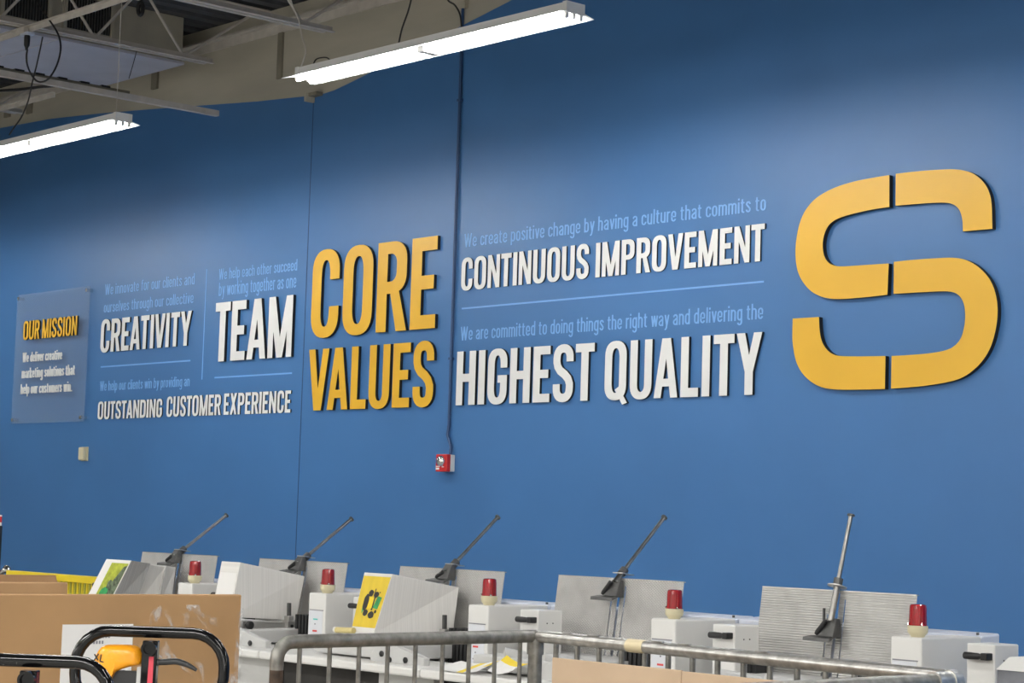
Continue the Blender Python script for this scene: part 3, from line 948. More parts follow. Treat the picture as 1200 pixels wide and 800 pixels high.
# ================================================================== LAMPS
def lamp(X, Y, Z, rz, label, group, rest=True):
    """twin-tube tandem strip lamp, local axis X"""
    t = thing('fluorescent_lamp', label, 'ceiling lamp', (X, Y, Z), group)
    t.rotation_euler = (0, 0, rz)
    L = 1.165
    mb = MB()
    mb.hexa([(-L, -.062, -.047), (L, -.062, -.047), (L, .062, -.047), (-L, .062, -.047), (-L, -.058, 0), (L, -.058, 0), (L, .058, 0), (-L, .058, 0)])
    mb.build('housing', 'lampwhite', t, local=True, bevel=.003)
    for s in (-1, 1):
        mb = MB()
        mb.hexa([(-L - .05, s * .055, -.051), (L + .01, s * .055, -.051), (L + .01, s * .120, -.066), (-L - .05, s * .120, -.066),
                 (-L - .05, s * .055, -.048), (L + .01, s * .055, -.048), (L + .01, s * .120, -.063), (-L - .05, s * .120, -.063)])
        mb.build('reflector_wing', 'lampwhite', t, local=True)
    for s in (-1, 1):
        MB().box((s * L - (.03 if s > 0 else -.002), -.063, -.056), (s * L + (.002 if s > 0 else .03), .063, .002)).build('end_cap', 'lampwhite', t, local=True)
    for y_ in (-.048, .0, .048):
        MB().box((L - .030, y_ - .010, -.082), (L - .008, y_ + .010, -.052)).build('lamp_socket', 'lampwhite', t, local=True)
    MB().box((-.03, -.06, -.083), (.03, .06, -.047)).build('joint_bracket', 'lampwhite', t, local=True)
    for s in (-1, 1):
        for y_ in (-.048, .048):
            a, b_ = (.03, L - .031) if s > 0 else (-L + .012, -.03)
            MB().cyl((a, y_, -.067), (b_, y_, -.067), .0135, n=10).build('tube', 'tube', t, local=True, smooth=True)
    if rest:
        for x_ in ((-L + .1, L - .1) if rest is True else (L - .1,)):
            MB().cyl((x_, 0, -.001), (x_, 0, ZC - Z - .005), .003, n=6).build('suspension_wire', 'steel', t, local=True)
    return t
LG = 'strip lamps hung in rows'
l1 = at(352, 98, 7.0); l2 = at(686, 20, 7.0)
LZ = 4.137
lamp(-8.66, 7.0, LZ, 0.0, 'central fluorescent strip lamp hanging in front of the blue wall', LG, False)
lamp(-11.836 - 1.165, 7.0, LZ, 0.0, 'fluorescent strip lamp cut by the left edge, near the joists', LG, 'one')
lamp(-4.36, 7.0, LZ, 0.0, 'fluorescent strip lamp further right in the row by the wall', LG)
lamp(-.1, 7.0, LZ, 0.0, 'fluorescent strip lamp second right of the central one', LG)
lamp(-17.3, 7.0, LZ, 0.0, 'fluorescent strip lamp furthest left in the row by the wall', LG)
lamp(4.16, 7.0, LZ, 0.0, 'fluorescent strip lamp furthest right in the row by the wall', LG)
# light of the lamp rows deeper in the hall
for X_ in (-12.9, -8.6, -4.3, 0, 4.3, 8.6):
    lamp(X_, 2.6, LZ, 0, 'fluorescent strip lamp of the second row out in the hall', LG)
for Y_ in (-1.8, -6.0):
    for X_ in (-12.9, -8.6, -4.3, 0, 4.3, 8.6, 12.9):
        ld = bpy.data.lights.new('hall_lamp', 'AREA')
        ld.shape = 'RECTANGLE'; ld.size = 2.4; ld.size_y = .3
        ld.energy = ROOM_LAMP; ld.color = (1, .98, .94)
        lo = bpy.data.objects.new('hall_lamp', ld); COL.objects.link(lo)
        lo.location = (X_, Y_, LZ)
# cables and hanging wires
def hang(pts):
    a = pts[0]
    n_ = max(2, int((ZC - .02 - a.z) / .06))
    return [Vector((a.x, a.y, ZC - .02 + (a.z - ZC + .02) * i / n_)) for i in range(n_)] + pts
def cable(pts, r, label, material='cable', name='cable', cat='cable', n=8, group=None):
    o_ = MB().tube(spline(pts, 8), r, n).build(name, material, None, smooth=True)
    return tag(o_, label, cat, group)
Yb_ = 6.93
A = [at(x, y, Yb_ - .17 * max(0, min(1, (y - 58) / 30))) for x, y in ((32, 58), (31, 66), (32, 76), (36, 86), (42, 94), (49, 96), (57, 92), (65, 80), (70, 65), (71, 52), (68, 40), (61, 28), (52, 16), (46, 6), (43, -6))]
A = hang(A[::-1])[::-1]
pl = thing('power_plug', 'black power plug hanging from the joist with a looped cable', 'plug', at(32, 41, Yb_))
pp = at(32, 41, Yb_)
MB().lathe(pp + Vector((0, 0, 0)), [(.02, 0), (.022, -.02), (.02, -.075), (.012, -.09), (.008, -.11)], 12).build('plug_body', 'black', pl, smooth=True)
MB().tube(spline(A, 6), .0065, 8).build('looped_cable', 'cable', pl, smooth=True)
MB().box((pp.x - .05, pp.y - .03, pp.z - .004), (pp.x + .05, pp.y + .03, pp.z + .014)).build('outlet_plate', 'bluewhite', pl)
B = [at(x, y, 6.8) for x, y in ((50, 43), (47, 58), (43, 76), (38, 96), (33, 118), (25, 137), (16, 150), (11, 158))]
cable(B, .0055, 'thin dark cable dropping to the left strip lamp')
C_ = [at(x, y, 8.0) for x, y in ((-10, 106.5), (20, 105), (45, 102), (64, 100.5))]
cable(C_, .012, 'thick black cable lying along the bridging at the left edge')
W1 = [at(x, y, 7.0) for x, y in ((341, 1), (350, 22), (353, 40), (358, 60), (353, 78), (352, 88))]
W1 = hang(W1)
cable(W1, .0045, 'pale suspension wire at the far end of the central lamp', 'steel', 'suspension_wire', 'wire')
W2 = [at(x, y, 7.0) for x, y in ((482, -2), (478, 14), (471, 34), (467, 52))]
W2 = hang(W2)
cable(W2, .005, 'dark supply cable dropping to the middle of the central lamp')
W3 = [at(x, y, 7.0) for x, y in ((366, 75), (370, 70), (377, 67.5), (384, 68), (388, 71))]
W3[0].z = W3[-1].z = LZ + .002
cable(W3, .004, 'short dark cable loop on top of the central lamp')
W4 = [at(x, y, 7.0) for x, y in ((525, 0), (533, 6), (539, 17), (541, 32))]
W4 = hang(W4)
cable(W4, .005, 'dark curved cable above the right half of the central lamp')
W5 = [atX(160, 60, -13.127)] + [at(x, y, 7.78) for x, y in ((158, 68), (154, 82), (151, 92))]
cable(W5, .003, 'thin dark wire hanging in front of the grey underside')
q = at(165, 3, 7.6); q2 = at(165, 17.5, 7.6)
hk = thing('hanging_clamp', 'small black looped clamp hanging at the top near the louvres', 'clamp', q)
lp = [q + CR * (.017 * cos(a) ) * 1.0 + Vector((0, 0, 1)) * ((q2.z - q.z) / 2 * (1 + .98 * sin(a))) for a in [2 * pi * i / 20 for i in range(20)]]
MB().tube(lp, .015, 8, closed=True).build('clamp_loop', 'black', hk, smooth=True)
MB().cyl(q + Vector((0, 0, -.02)), (q.x, q.y, ZC - .005), .012, n=8).build('clamp_stem', 'black', hk)

# ================================================================== MACHINE LINE
ROD = {1: (.95, .36), 2: (.95, .36), 3: (.86, .36), 4: (.80, .36), 5: (.27, .26)}
BX = {1: -8.243, 2: -7.206, 3: -6.150, 4: -5.147, 5: -4.080}
UL = {1: 'grey feeder station furthest left, partly behind the brown boxes',
      2: 'grey feeder station with a blank white paper pile, behind the cart post',
      3: 'grey feeder station holding the yellow covered pile',
      4: 'empty grey feeder station with a bare embossed plate and tilted rod',
      5: 'empty grey feeder station with ribbed plate and upright rod, rightmost of the five'}
TILT = .133
def handle_cover(t, hx0, zt):
    """narrow white cover with a black crank handle, left of the back plate"""
    hx1 = hx0 + .105
    hc = MB().box((hx0, 5.36, .956), (hx1, 5.485, zt - .006)).build('handle_cover', 'white', t, bevel=.005)
    for y_ in (5.405, 5.435):
        MB().cyl((hx1, y_, zt - .055), (hx1 + .002, y_, zt - .055), .0025, n=8).build('screw', 'black', hc)
    hz = zt - .043
    MB().lathe((hx0 + .008, 5.335, hz), [(.006, 0), (.011, .003), (.0115, .02), (.010, .054), (.005, .066)], 14, axis=(1, 0, 0)).build('crank_handle', 'black', hc, smooth=True)
    MB().box((hx0 + .072, 5.328, hz - .011), (hx0 + .096, 5.362, hz + .011)).build('crank_hub', 'black', hc, bevel=.003)
def feeder(k):
    bx = BX[k]
    t = thing('feeder_station', UL[k], 'machine', (bx, 5.4, 0), 'feeder stations in a line')
    zt = 1.19
    lx0 = BX[k - 1] + .062 if k > 1 else bx - .99      # left end, against the neighbour
    # control column with beacon
    cx0, cx1 = bx - .072, bx + .05
    col_ = MB().box((cx0, 5.325, .10), (cx1, 5.64, zt)).build('control_column', 'white', t, bevel=.006)
    MB().box((cx0 + .010, 5.3225, zt - .075), (cx1 - .014, 5.3255, zt - .071)).build('panel_groove', 'greyprint', col_)
    lab = MB().box((cx0 + .008, 5.3235, zt - .245), (cx1 - .018, 5.326, zt - .076)).build('control_sticker', 'label', col_)
    mb = MB()
    xm = (cx0 + cx1) / 2 - .004
    mb.box((xm - .016, 5.322, zt - .115), (xm + .014, 5.3236, zt - .109), 0)
    mb.box((xm - .018, 5.322, zt - .165), (xm + .012, 5.3236, zt - .158), 1)
    mb.box((xm - .018, 5.322, zt - .212), (xm + .012, 5.3236, zt - .206), 2)
    mb.box((xm - .006, 5.322, zt - .135), (xm + .000, 5.3236, zt - .129), 2)
    mb.box((xm - .006, 5.322, zt - .187), (xm + .000, 5.3236, zt - .181), 2)
    mb.box((xm - .006, 5.322, zt - .234), (xm + .000, 5.3236, zt - .228), 2)
    mb.build('sticker_print', ['teal', 'redprint', 'greyprint'], col_)
    MB().lathe((cx1, 5.40, zt - .20), [(.008, 0), (.008, .004), (.003, .007)], 10, axis=(1, 0, 0)).build('screw', 'chrome', col_, smooth=True)
    bc = MB().lathe((bx, 5.37, zt), [(.021, 0), (.024, .006), (.0315, .014), (.0325, .018), (.0325, .034), (.030, .036)], 24).build('beacon_base', 'cream', t, smooth=True)
    mb = MB()
    prof = [(.0285, .034), (.0282, .040), (.0265, .088), (.0250, .100), (.021, .103), (.006, .104)]
    N = 48
    vs, fs = [], []
    for i, (r_, h_) in enumerate(prof):
        for j in range(N):
            rr = r_ * (1 + (.022 if j % 2 and i < 4 else 0))
            vs.append((bx + rr * cos(2 * pi * j / N), 5.37 + rr * sin(2 * pi * j / N), zt + h_))
    for i in range(len(prof) - 1):
        for j in range(N):
            fs.append((i * N + j, i * N + (j + 1) % N, (i + 1) * N + (j + 1) % N, (i + 1) * N + j))
    fs.append(tuple((len(prof) - 1) * N + j for j in range(N)))
    mb.add(vs, fs).build('beacon_lens', 'redlens', bc)
    for a_ in (-2.3, -.5):
        MB().lathe((bx + .030 * cos(a_), 5.37 + .030 * sin(a_), zt + .035), [(.003, 0), (.004, .005), (.002, .009)], 8).build('lens_screw', 'chrome', bc)
    # rear cover
    rc = MB()
    rc.hexa([(lx0, 5.64, .9), (bx + .05, 5.64, .9), (bx + .05, 5.74, .9), (lx0, 5.74, .9), (lx0, 5.64, zt + .002), (bx + .05, 5.64, zt + .002), (bx + .05, 5.74, zt + .010), (lx0, 5.74, zt + .010)])
    rc.build('rear_cover', 'bluewhite', t, bevel=.006)
    MB().cyl((bx + .02, 5.66, zt), (bx + .02, 5.66, zt + .012), .005, n=8).build('bolt', 'darkmetal', t)
    handle_cover(t, (BX[k - 1] + .195) if k > 1 else bx - .862, zt)
    # back plate with slot
    u = Vector((0, sin(TILT), cos(TILT))); nrm = Vector((0, -cos(TILT), sin(TILT)))
    top = Vector((bx - .535, 5.62, 1.315))
    pm = 'plate_rib' if k == 5 else 'plate'
    slots = [(-.030, .0035, .10), (.022, .008, .05), (.062, .0035, .05)]
    slots = [(-.030, .003, .085), (.008, .007, .010), (.040, .003, .03)]
    H_ = .40; W_ = .34
    xs = [-W_]
    mb = MB()
    def strip(x0_, x1_, d0, d1):
        c = [top + Vector((x, 0, 0)) - u * d for x, d in ((x0_, d1), (x1_, d1), (x1_, d0), (x0_, d0))]
        bkk = [p - nrm * .003 for p in c]
        mb.add([c[0], c[1], bkk[1], bkk[0], c[3], c[2], bkk[2], bkk[3]], [(0, 1, 5, 4), (3, 7, 6, 2), (0, 3, 2, 1), (4, 5, 6, 7), (0, 4, 7, 3), (1, 2, 6, 5)])
    cur = -W_
    for xs_, hw_, d0 in slots:
        strip(cur, xs_ - hw_, 0, H_)
        if d0 > 0: strip(xs_ - hw_, xs_ + hw_, 0, d0)
        cur = xs_ + hw_
    strip(cur, W_, 0, H_)
    bp = mb.build('back_plate', pm, t)
    mb = MB()
    c = [top + Vector((x, 0, 0)) + nrm * .004 * 0 for x in (-W_, W_)]
    mb.hexa([c[0] - nrm * .012 - u * .003, c[0] + nrm * .001 - u * .003, c[1] + nrm * .001 - u * .003, c[1] - nrm * .012 - u * .003,
             c[0] - nrm * .012, c[0] + nrm * .001, c[1] + nrm * .001, c[1] - nrm * .012])
    mb.build('plate_lip', 'alu', bp)
    # carriage with tilting rod
    drop = .050 if k < 4 else (.075 if k == 4 else .165)
    ang, ln = ROD[k]
    if k < 5:
        piv = top - u * .02 + nrm * .03 + Vector((.01, 0, 0))
    else:
        piv = top - u * .11 + nrm * .03 + Vector((.01, 0, 0))
    base = top - u * drop + nrm * .004
    cg = MB()
    cg.hexa([base + Vector((-.030, 0, 0)), base + nrm * .045 + Vector((-.030, 0, 0)), base + nrm * .045 + Vector((.042, 0, 0)), base + Vector((.042, 0, 0)),
             base + u * .066 + Vector((-.012, 0, 0)), base + u * .066 + nrm * .020 + Vector((-.012, 0, 0)), base + u * .066 + nrm * .020 + Vector((.030, 0, 0)), base + u * .066 + Vector((.030, 0, 0))])
    cgo = cg.build('carriage', 'darkmetal', t, bevel=.003)
    mb = MB()
    b0 = base + nrm * .03
    mb.hexa([b0 + Vector((-.068, 0, 0)) - u * .001, b0 + Vector((-.068, 0, 0)) + nrm * .04 - u * .020, b0 + Vector((.04, 0, 0)) + nrm * .03 - u * .020, b0 + Vector((.04, 0, 0)) - u * .001,
             b0 + Vector((-.068, 0, 0)) + u * .003, b0 + Vector((-.068, 0, 0)) + nrm * .04 - u * .008, b0 + Vector((.04, 0, 0)) + nrm * .03 - u * .008, b0 + Vector((.04, 0, 0)) + u * .003])
    mb.build('bracket_plate', 'darkmetal', cgo)
    if k == 5:
        MB().box((top.x - .036, base.y - .006, base.z), (top.x - .030, base.y + .002, base.z + .10)).build('guide_pin', 'darkmetal', cgo)
    lv = MB()
    l0 = piv + Vector((-.010, 0, 0)) + nrm * .012; l1_ = base + Vector((-.036, 0, 0)) + nrm * .040 + u * .006
    lv.tube([l0, l0 + (l1_ - l0) * .15, l0 + (l1_ - l0) * .85, l1_], [.009, .0085, .0095, .007], 12)
    lv.build('clamp_lever', 'black', cgo, smooth=True)
    d = Vector((0, sin(ang), cos(ang)))
    e1 = Vector((1, 0, 0)); e2 = d.cross(e1)
    s0 = -.01
    f0 = .045 if k < 5 else .125
    rd = MB()
    L_ = .36 if k < 5 else .375
    rd.tube([piv, piv + d * f0, piv + d * (f0 + .001), piv + d * L_], [.0115, .0115, .0076, .0076], 16)
    rdo = rd.build('tilting_rod', 'rod', t, smooth=True)
    rd = MB(); rd.cyl(piv + d * f0, piv + d * (f0 + .026), .0165, n=18); rd.build('rod_collar', 'darkmetal', rdo, smooth=True)
    MB().cyl(piv + d * L_, piv + d * (L_ + .006), .013, n=16).build('rod_tip', 'darkmetal', rdo)
    fl = MB(); p0 = piv + d * (f0 - .004)
    if k < 5:
        p0 = top + u * .016 + Vector((.01, 0, 0))
        q4 = [e1 * a - nrm * b for a, b in ((-.030, -.020), (.026, -.020), (.026, .042), (-.030, .042))]
        fl.hexa([p0 + q for q in q4] + [p0 + u * .004 + q for q in q4])
    else:
        fl.lathe(p0, [(.034, 0), (.034, .004)], 24, axis=d)
    fl.build('rod_flange', 'alu', rdo)
    # feed deck, ribbed suction belts, rails, castings
    mb = MB()
    zd = 1.052
    mb.hexa([(bx - .80, 5.12, zd - .09), (bx - .28, 5.12, zd - .09), (bx - .28, 5.56, zd - .09), (bx - .80, 5.56, zd - .09),
             (bx - .80, 5.12, zd - .035), (bx - .28, 5.12, zd - .035), (bx - .28, 5.56, zd - .03), (bx - .80, 5.56, zd - .03)])
    mb.build('feed_deck', 'greypaint', t, bevel=.006)
    for (xa_, xb_) in ((bx - .86, bx - .73), (bx - .30, bx - .16)):
        mb = MB()
        x_ = xa_
        mb.box((xa_, 5.43, .92), (xb_, 5.50, 1.075))
        while x_ < xb_ - .01:
            mb.box((x_, 5.422, .92), (x_ + .014, 5.505, 1.084)); x_ += .024
        mb.build('ribbed_belt', 'rubber', t)
    if k <= 3:
        sx_ = STK[k]['BR'].x + .018; sx2 = STK[k]['KB'].x + .018
        za = STK[k]['BR'].z; zb2 = STK[k]['KB'].z
    else:
        sx_ = sx2 = bx - .50; za = 1.00; zb2 = .98
    ya, yb = 5.17, 5.50
    rail = MB().hexa([(sx_, ya, za - .045), (sx_ + .03, ya, za - .045), (sx2 + .03, yb, zb2 - .045), (sx2, yb, zb2 - .045),
                      (sx_, ya, za - .01), (sx_ + .03, ya, za - .01), (sx2 + .03, yb, zb2 - .01), (sx2, yb, zb2 - .01)]).build('side_rail', 'alu', t, bevel=.003)
    MB().lathe((sx_ + .03, ya + .05, za - .03), [(.006, 0), (.006, .02), (.018, .022), (.018, .038), (.014, .042)], 14, axis=(1, 0, 0)).build('rail_knob', 'black', rail, smooth=True)
    MB().tube([(sx_ + .01, ya - .03, za - .015), (sx_ + .01 + (sx2 - sx_) * .4, ya + .16, za - .03)], .017, 14).build('guide_roller', 'greypaint', rail, smooth=True)
    if k <= 3:
        yc = 5.45
        zc_ = za + (zb2 - za) * .8
        sx_ = sx_ + (sx2 - sx_) * .8 + .004
        gd = MB().box((sx_ + .002, yc - .022, zc_ - .045), (sx_ + .045, yc + .022, zc_ - .004)).build('side_guide', 'alu', t, bevel=.003)
        MB().box((sx_ + .014, yc - .008, zc_ - .004), (sx_ + .028, yc + .008, zc_ + .075), rot=(.03, 0, 0)).build('guide_bar', 'darkmetal', gd, bevel=.002)
        MB().box((sx_ + .004, yc - .014, zc_ - .004), (sx_ + .04, yc + .014, zc_ + .018)).build('guide_block', 'alu', gd, bevel=.003)
        MB().cyl((sx_ + .045, yc, zc_ - .026), (sx_ + .05, yc, zc_ - .026), .007, n=10).build('guide_screw', 'black', gd)
    # short amber roller at the left foot of the pile, long grey tray on the empty stations
    if k <= 3:
        ro = MB().lathe((bx - .70, 5.15, 1.056), [(.010, -.004), (.0135, 0), (.0135, .012)], 14, axis=(1, 0, 0)).build('roller_end', 'white', t, smooth=True)
        MB().cyl((bx - .688, 5.15, 1.056), (bx - .575, 5.15, 1.06), .0125, n=14).build('amber_roller', 'amber', ro, smooth=True)
    else:
        MB().tube([(bx - .635, 5.13, 1.032), (bx - .52, 5.30, 1.0)], .021, 14).build('feed_tray', 'greypaint', t, smooth=True)
        MB().tube([(bx - .44, 5.15, 1.025), (bx - .36, 5.30, 1.0)], .022, 14).build('feed_tray', 'greypaint', t, smooth=True)
    # front casting with three screws
    mb = MB()
    fx0, fx1 = bx - .40, bx - .06
    pts_ = [(fx0, .93), (fx1, .93), (fx1, .985)] + [(fx0 + .10 + .10 * cos(a), .955 + .075 * sin(a)) for a in (pi * .45, pi * .6, pi * .75, pi * .9)]
    n_ = len(pts_)
    yf_ = 5.10
    mb.add([(p[0], yf_, p[1]) for p in pts_] + [(p[0], yf_ + .03, p[1]) for p in pts_], [tuple(range(n_)), tuple(range(2 * n_ - 1, n_ - 1, -1))] + [(i, (i + 1) % n_, n_ + (i + 1) % n_, n_ + i) for i in range(n_)])
    cst = mb.build('front_casting', 'greypaint', t, bevel=.004)
    for dx_, dz_ in ((.08, .985), (.13, .965), (.23, .97)):
        MB().lathe((fx0 + dx_, yf_, dz_), [(.011, 0), (.012, .006), (.006, .011)], 12, axis=(0, -1, 0)).build('cap_screw', 'black', cst, smooth=True)
    # table shelf and cabinet
    MB().box((lx0, 4.98, .922), (bx + .055, 5.34, .955)).build('work_shelf', 'white', t, bevel=.008)
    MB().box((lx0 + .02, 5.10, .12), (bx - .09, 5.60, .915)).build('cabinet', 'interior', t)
    cb = MB().box((bx - .30, 5.07, .12), (bx + .04, 5.10, .918)).build('cabinet_door', 'greypaint', t, bevel=.004)
    MB().cyl((bx - .26, 5.055, .80), (bx - .20, 5.03, .86), .008, n=8).build('door_latch', 'black', cb)
    MB().box((lx0, 5.05, 0), (bx + .05, 5.66, .12)).build('plinth', 'darkmetal', t)
    return t

# paper piles: corners read at three true depths (front top, front foot, back)
def pile_corners(TL, TR, BR, BL, KT, KB, yf=5.22, yb=5.556):
    c = dict(TL=at(*TL, yf), TR=at(*TR, yf), BR=at(*BR, yf - .055), BL=at(*BL, yf - .055), KT=at(*KT, yb), KB=at(*KB, yb - .035))
    zt = (c['TL'].z + c['TR'].z) / 2; zb = (c['BR'].z + c['BL'].z) / 2
    c['TL'].z = c['TR'].z = zt; c['BL'].z = c['BR'].z = zb
    wv = c['TR'].x - c['TL'].x
    c['KTL'] = c['KT'] - Vector((wv, 0, 0)); c['KBL'] = c['KB'] - Vector((wv, 0, 0))
    return c
STK = {3: pile_corners((427, 670), (460, 673), (438, 742), (411, 740), (537.7, 688), (531, 741)),
       2: pile_corners((259.8, 658), (281.5, 658), (269, 722), (247, 722), (357, 675), (347, 726)),
       1: pile_corners((125, 654), (154, 657.5), (122, 719), (93, 718), (206, 664.5), (200, 713))}
for k in (1, 2, 3, 4, 5):
    feeder(k)

def lerp(a, b, t): return a + (b - a) * t
def pile(k, label, bands):
    c = STK[k]
    base = (c['BL'] + c['KB']) / 2
    t = thing('paper_pile', label, 'paper pile', base, 'paper piles in the feeders')
    for i, (a, b, mm) in enumerate(bands):
        def sec(s, dx):
            e = Vector((dx, 0, 0))
            return [lerp(c['BL'], c['KBL'], s), lerp(c['BR'], c['KB'], s) + e, lerp(c['TR'], c['KT'], s) + e, lerp(c['TL'], c['KTL'], s)]
        dx = (0, -.012, 0)[i % 3] if len(bands) > 1 else 0
        f0, f1 = sec(a, dx), sec(b, dx)
        if len(bands) > 1 and i == 1:
            for q in (f0, f1):
                q[2] = q[2] - Vector((0, 0, .006)); q[3] = q[3] - Vector((0, 0, .006))
        MB().hexa([f0[0], f0[1], f1[1], f1[0], f0[3], f0[2], f1[2], f1[3]]).build('paper_batch', mm, t, bevel=.0015)
    return t, c
def cover(t, c, mats, shapes, name='front_cover'):
    """front page, with printed shapes as flat pieces; page coordinates u (0..1 right), v (0..1 up)"""
    n_ = (c['TR'] - c['TL']).cross(c['BL'] - c['TL']).normalized()
    if n_.y > 0: n_ = -n_
    def P(u_, v_, d_): return lerp(lerp(c['BL'], c['BR'], u_), lerp(c['TL'], c['TR'], u_), v_) + n_ * d_
    mb = MB()
    for poly, mi, d_ in shapes:
        k_ = len(poly)
        mb.add([P(u_, v_, d_) for u_, v_ in poly] + [P(u_, v_, d_ - .0004) for u_, v_ in poly], [tuple(range(k_)), tuple(range(2 * k_ - 1, k_ - 1, -1))] + [(i, (i + 1) % k_, k_ + (i + 1) % k_, k_ + i) for i in range(k_)], mi)
    return mb.build(name, mats, t)
def blob(cx, cy, rx, ry, n=14, wob=.1):
    return [(cx + rx * cos(2 * pi * i / n) * (1 + random.uniform(-wob, wob)), cy + ry * sin(2 * pi * i / n) * (1 + random.uniform(-wob, wob))) for i in range(n)]
t, c = pile(3, 'pile of white booklets with a yellow front cover', [(0, 1, 'paper')])
cover(t, c, ['cover_yellow'], [(rect(.02, .09, .985, .945), 0, .0012)])
vehicle = [(blob(.34, .50, .10, .15), 0, .0020), (blob(.46, .66, .09, .06), 0, .0022), (blob(.42, .33, .10, .055), 0, .0022), (blob(.66, .30, .12, .06), 0, .0022),
           (blob(.66, .64, .10, .05), 0, .0022), (blob(.28, .47, .035, .15), 1, .0017), ([(.66, .42), (.85, .40), (.90, .60), (.74, .62)], 1, .0028), ([(.44, .40), (.62, .41), (.62, .585), (.46, .60)], 2, .0030),
           (rect(.58, .62, .61, .74), 0, .0024), (blob(.78, .68, .02, .012), 0, .0024), (blob(.80, .36, .04, .03), 0, .0024), (rect(.60, .38, .66, .60), 0, .0021)]
cover(t, c, ['ink_black', 'ink_green', 'ink_yellow'], vehicle, 'cover_picture')
t, c = pile(2, 'pile of booklets with a blank white front page', [(0, 1, 'paper')])
cover(t, c, ['sheet'], [(rect(.06, .03, .94, .80), 0, .001)], 'front_page')
t, c = pile(1, 'pile of grey and white booklets with a green photo cover', [(0, .42, 'paper_grey'), (.42, .78, 'paper'), (.78, 1, 'paper_pale')])
cover(t, c, ['sheet'], [(rect(.0, .0, 1, 1), 0, .001)], 'front_page')
cover(t, c, ['ink_lime', 'ink_photo', 'ink_green'], [(rect(.30, .30, .97, .94), 0, .002), ([(.45, .30), (.97, .30), (.97, .90), (.86, .88), (.70, .62)], 1, .0027), (blob(.55, .40, .16, .09), 2, .0032), (blob(.62, .55, .08, .08), 1, .0036)], 'cover_picture')

# leaflets lying on the shelf of the fourth station
lz = .957
def leaflet(px, z, label, col, extra=None, curl=.01):
    P = [at(x, y, yy) for x, y, yy in px]
    for p in P:
        p.z = max(p.z, .957)
    n_ = 6
    mb = MB()
    vs, fs, mi = [], [], []
    for j in range(n_ + 1):
        for i in range(n_ + 1):
            u_, v_ = i / n_, j / n_
            q = lerp(lerp(P[0], P[1], u_), lerp(P[3], P[2], u_), v_)
            vs.append(q + Vector((0, 0, curl * (u_ - .5) ** 2 * 4 + .001)))
    k_ = len(vs)
    vs += [v - Vector((0, 0, .001)) for v in vs]
    for j in range(n_):
        for i in range(n_):
            a = j * (n_ + 1) + i
            m_ = 1 if (extra and extra(i, j)) else 0
            mb_f = (a, a + 1, a + n_ + 2, a + n_ + 1)
            fs.append(mb_f); mi.append(m_)
            fs.append(tuple(k_ + q for q in mb_f[::-1])); mi.append(0)
    mb.v = vs; mb.f = fs; mb.mi = mi
    o_ = mb.build('leaflet', [col, 'ink_yellow', 'ink_green'], None)
    return tag(o_, label, 'leaflet', 'loose leaflets on the work shelf')
leaflet([(511, 794, 4.99), (558, 792.5, 4.99), (586, 777, 5.10), (540, 777.5, 5.10)], .957, 'white leaflet with yellow stripes, left of the two on the shelf', 'sheet', lambda i, j: i == 3 or (i == 5 and j > 2), .010)
leaflet([(571, 792.0, 5.0), (606, 788, 5.02), (628, 781, 5.08), (594, 773.5, 5.105)], .968, 'folded white leaflet with a yellow strip beside the cart corner post', 'sheet', lambda i, j: j >= 4, .018)

# hood of the next machine at the right edge
q = at(1166, 783, 5.1)
hd = thing('machine_hood', 'white hood with a smoked window at the bottom right corner', 'machine', (q.x + .2, 5.15, 0))
x0_, x1_ = q.x, q.x + .55
mb = MB()
mb.hexa([(x0_, 5.10, 1.128), (x1_, 5.10, 1.128), (x1_, 5.26, 1.14), (x0_, 5.26, 1.14), (x0_ + .012, 5.15, 1.165), (x1_, 5.15, 1.165), (x1_, 5.26, 1.168), (x0_ + .03, 5.26, 1.168)])
mb.build('hood_top', 'white', hd, bevel=.003)
handle_cover(hd, BX[5] + .195, 1.19)
MB().box((BX[5] + .06, 5.34, 0), (x1_, 5.50, .955)).build('hood_base', 'greypaint', hd)
MB().box((x0_ + .004, 5.105, .80), (x1_, 5.25, 1.128)).build('smoked_window', 'hoodglass', hd)
MB().box((x0_ + .004, 5.06, 0), (x1_, 5.32, .80)).build('hood_stand', 'greypaint', hd)
MB().lathe((x0_ + .115, 5.22, 1.167), [(.008, 0), (.008, .012), (.004, .018)], 10).build('hood_stud', 'rust', hd, smooth=True)
MB().lathe((x0_ + .055, 5.105, 1.075), [(.010, 0), (.010, .01)], 12, axis=(0, -1, 0)).build('window_knob', 'darkmetal', hd, smooth=True)

# yellow guard and things at the left end of the line
gx0, gx1 = -10.45, -9.40
gd = thing('safety_guard', 'yellow safety guard with fine upright bars at the left end of the machines', 'guard', (-9.95, 5.6, 0))
MB().box((gx0, 5.575, 1.135), (gx1, 5.625, 1.172)).build('top_rail', 'guard', gd, bevel=.003)
MB().box((gx0, 5.585, .99), (gx1, 5.615, 1.005)).build('lower_rail', 'bluewhite', gd)
for x_ in (gx0, gx1 - .04):
    MB().box((x_, 5.58, 0), (x_ + .04, 5.62, 1.135)).build('guard_post', 'guard', gd)
mb = MB(); x_ = gx0 + .05
i = 0
while x_ < gx1 - .05:
    mb.box((x_, 5.596, 1.0), (x_ + .011, 5.604, 1.137), i % 2); x_ += .0245; i += 1
mb.build('bar_screen', ['guard', 'guard_bar'], gd)
q = at(6, 669, 5.8)
ch_ = thing('crank_wheel', 'chrome crank knob beside the yellow guard at the left edge', 'crank', (q.x, 5.8, 0))
MB().box((q.x - .12, 5.74, 0), (q.x + .02, 5.9, q.z - .04)).build('crank_post', 'darkmetal', ch_)
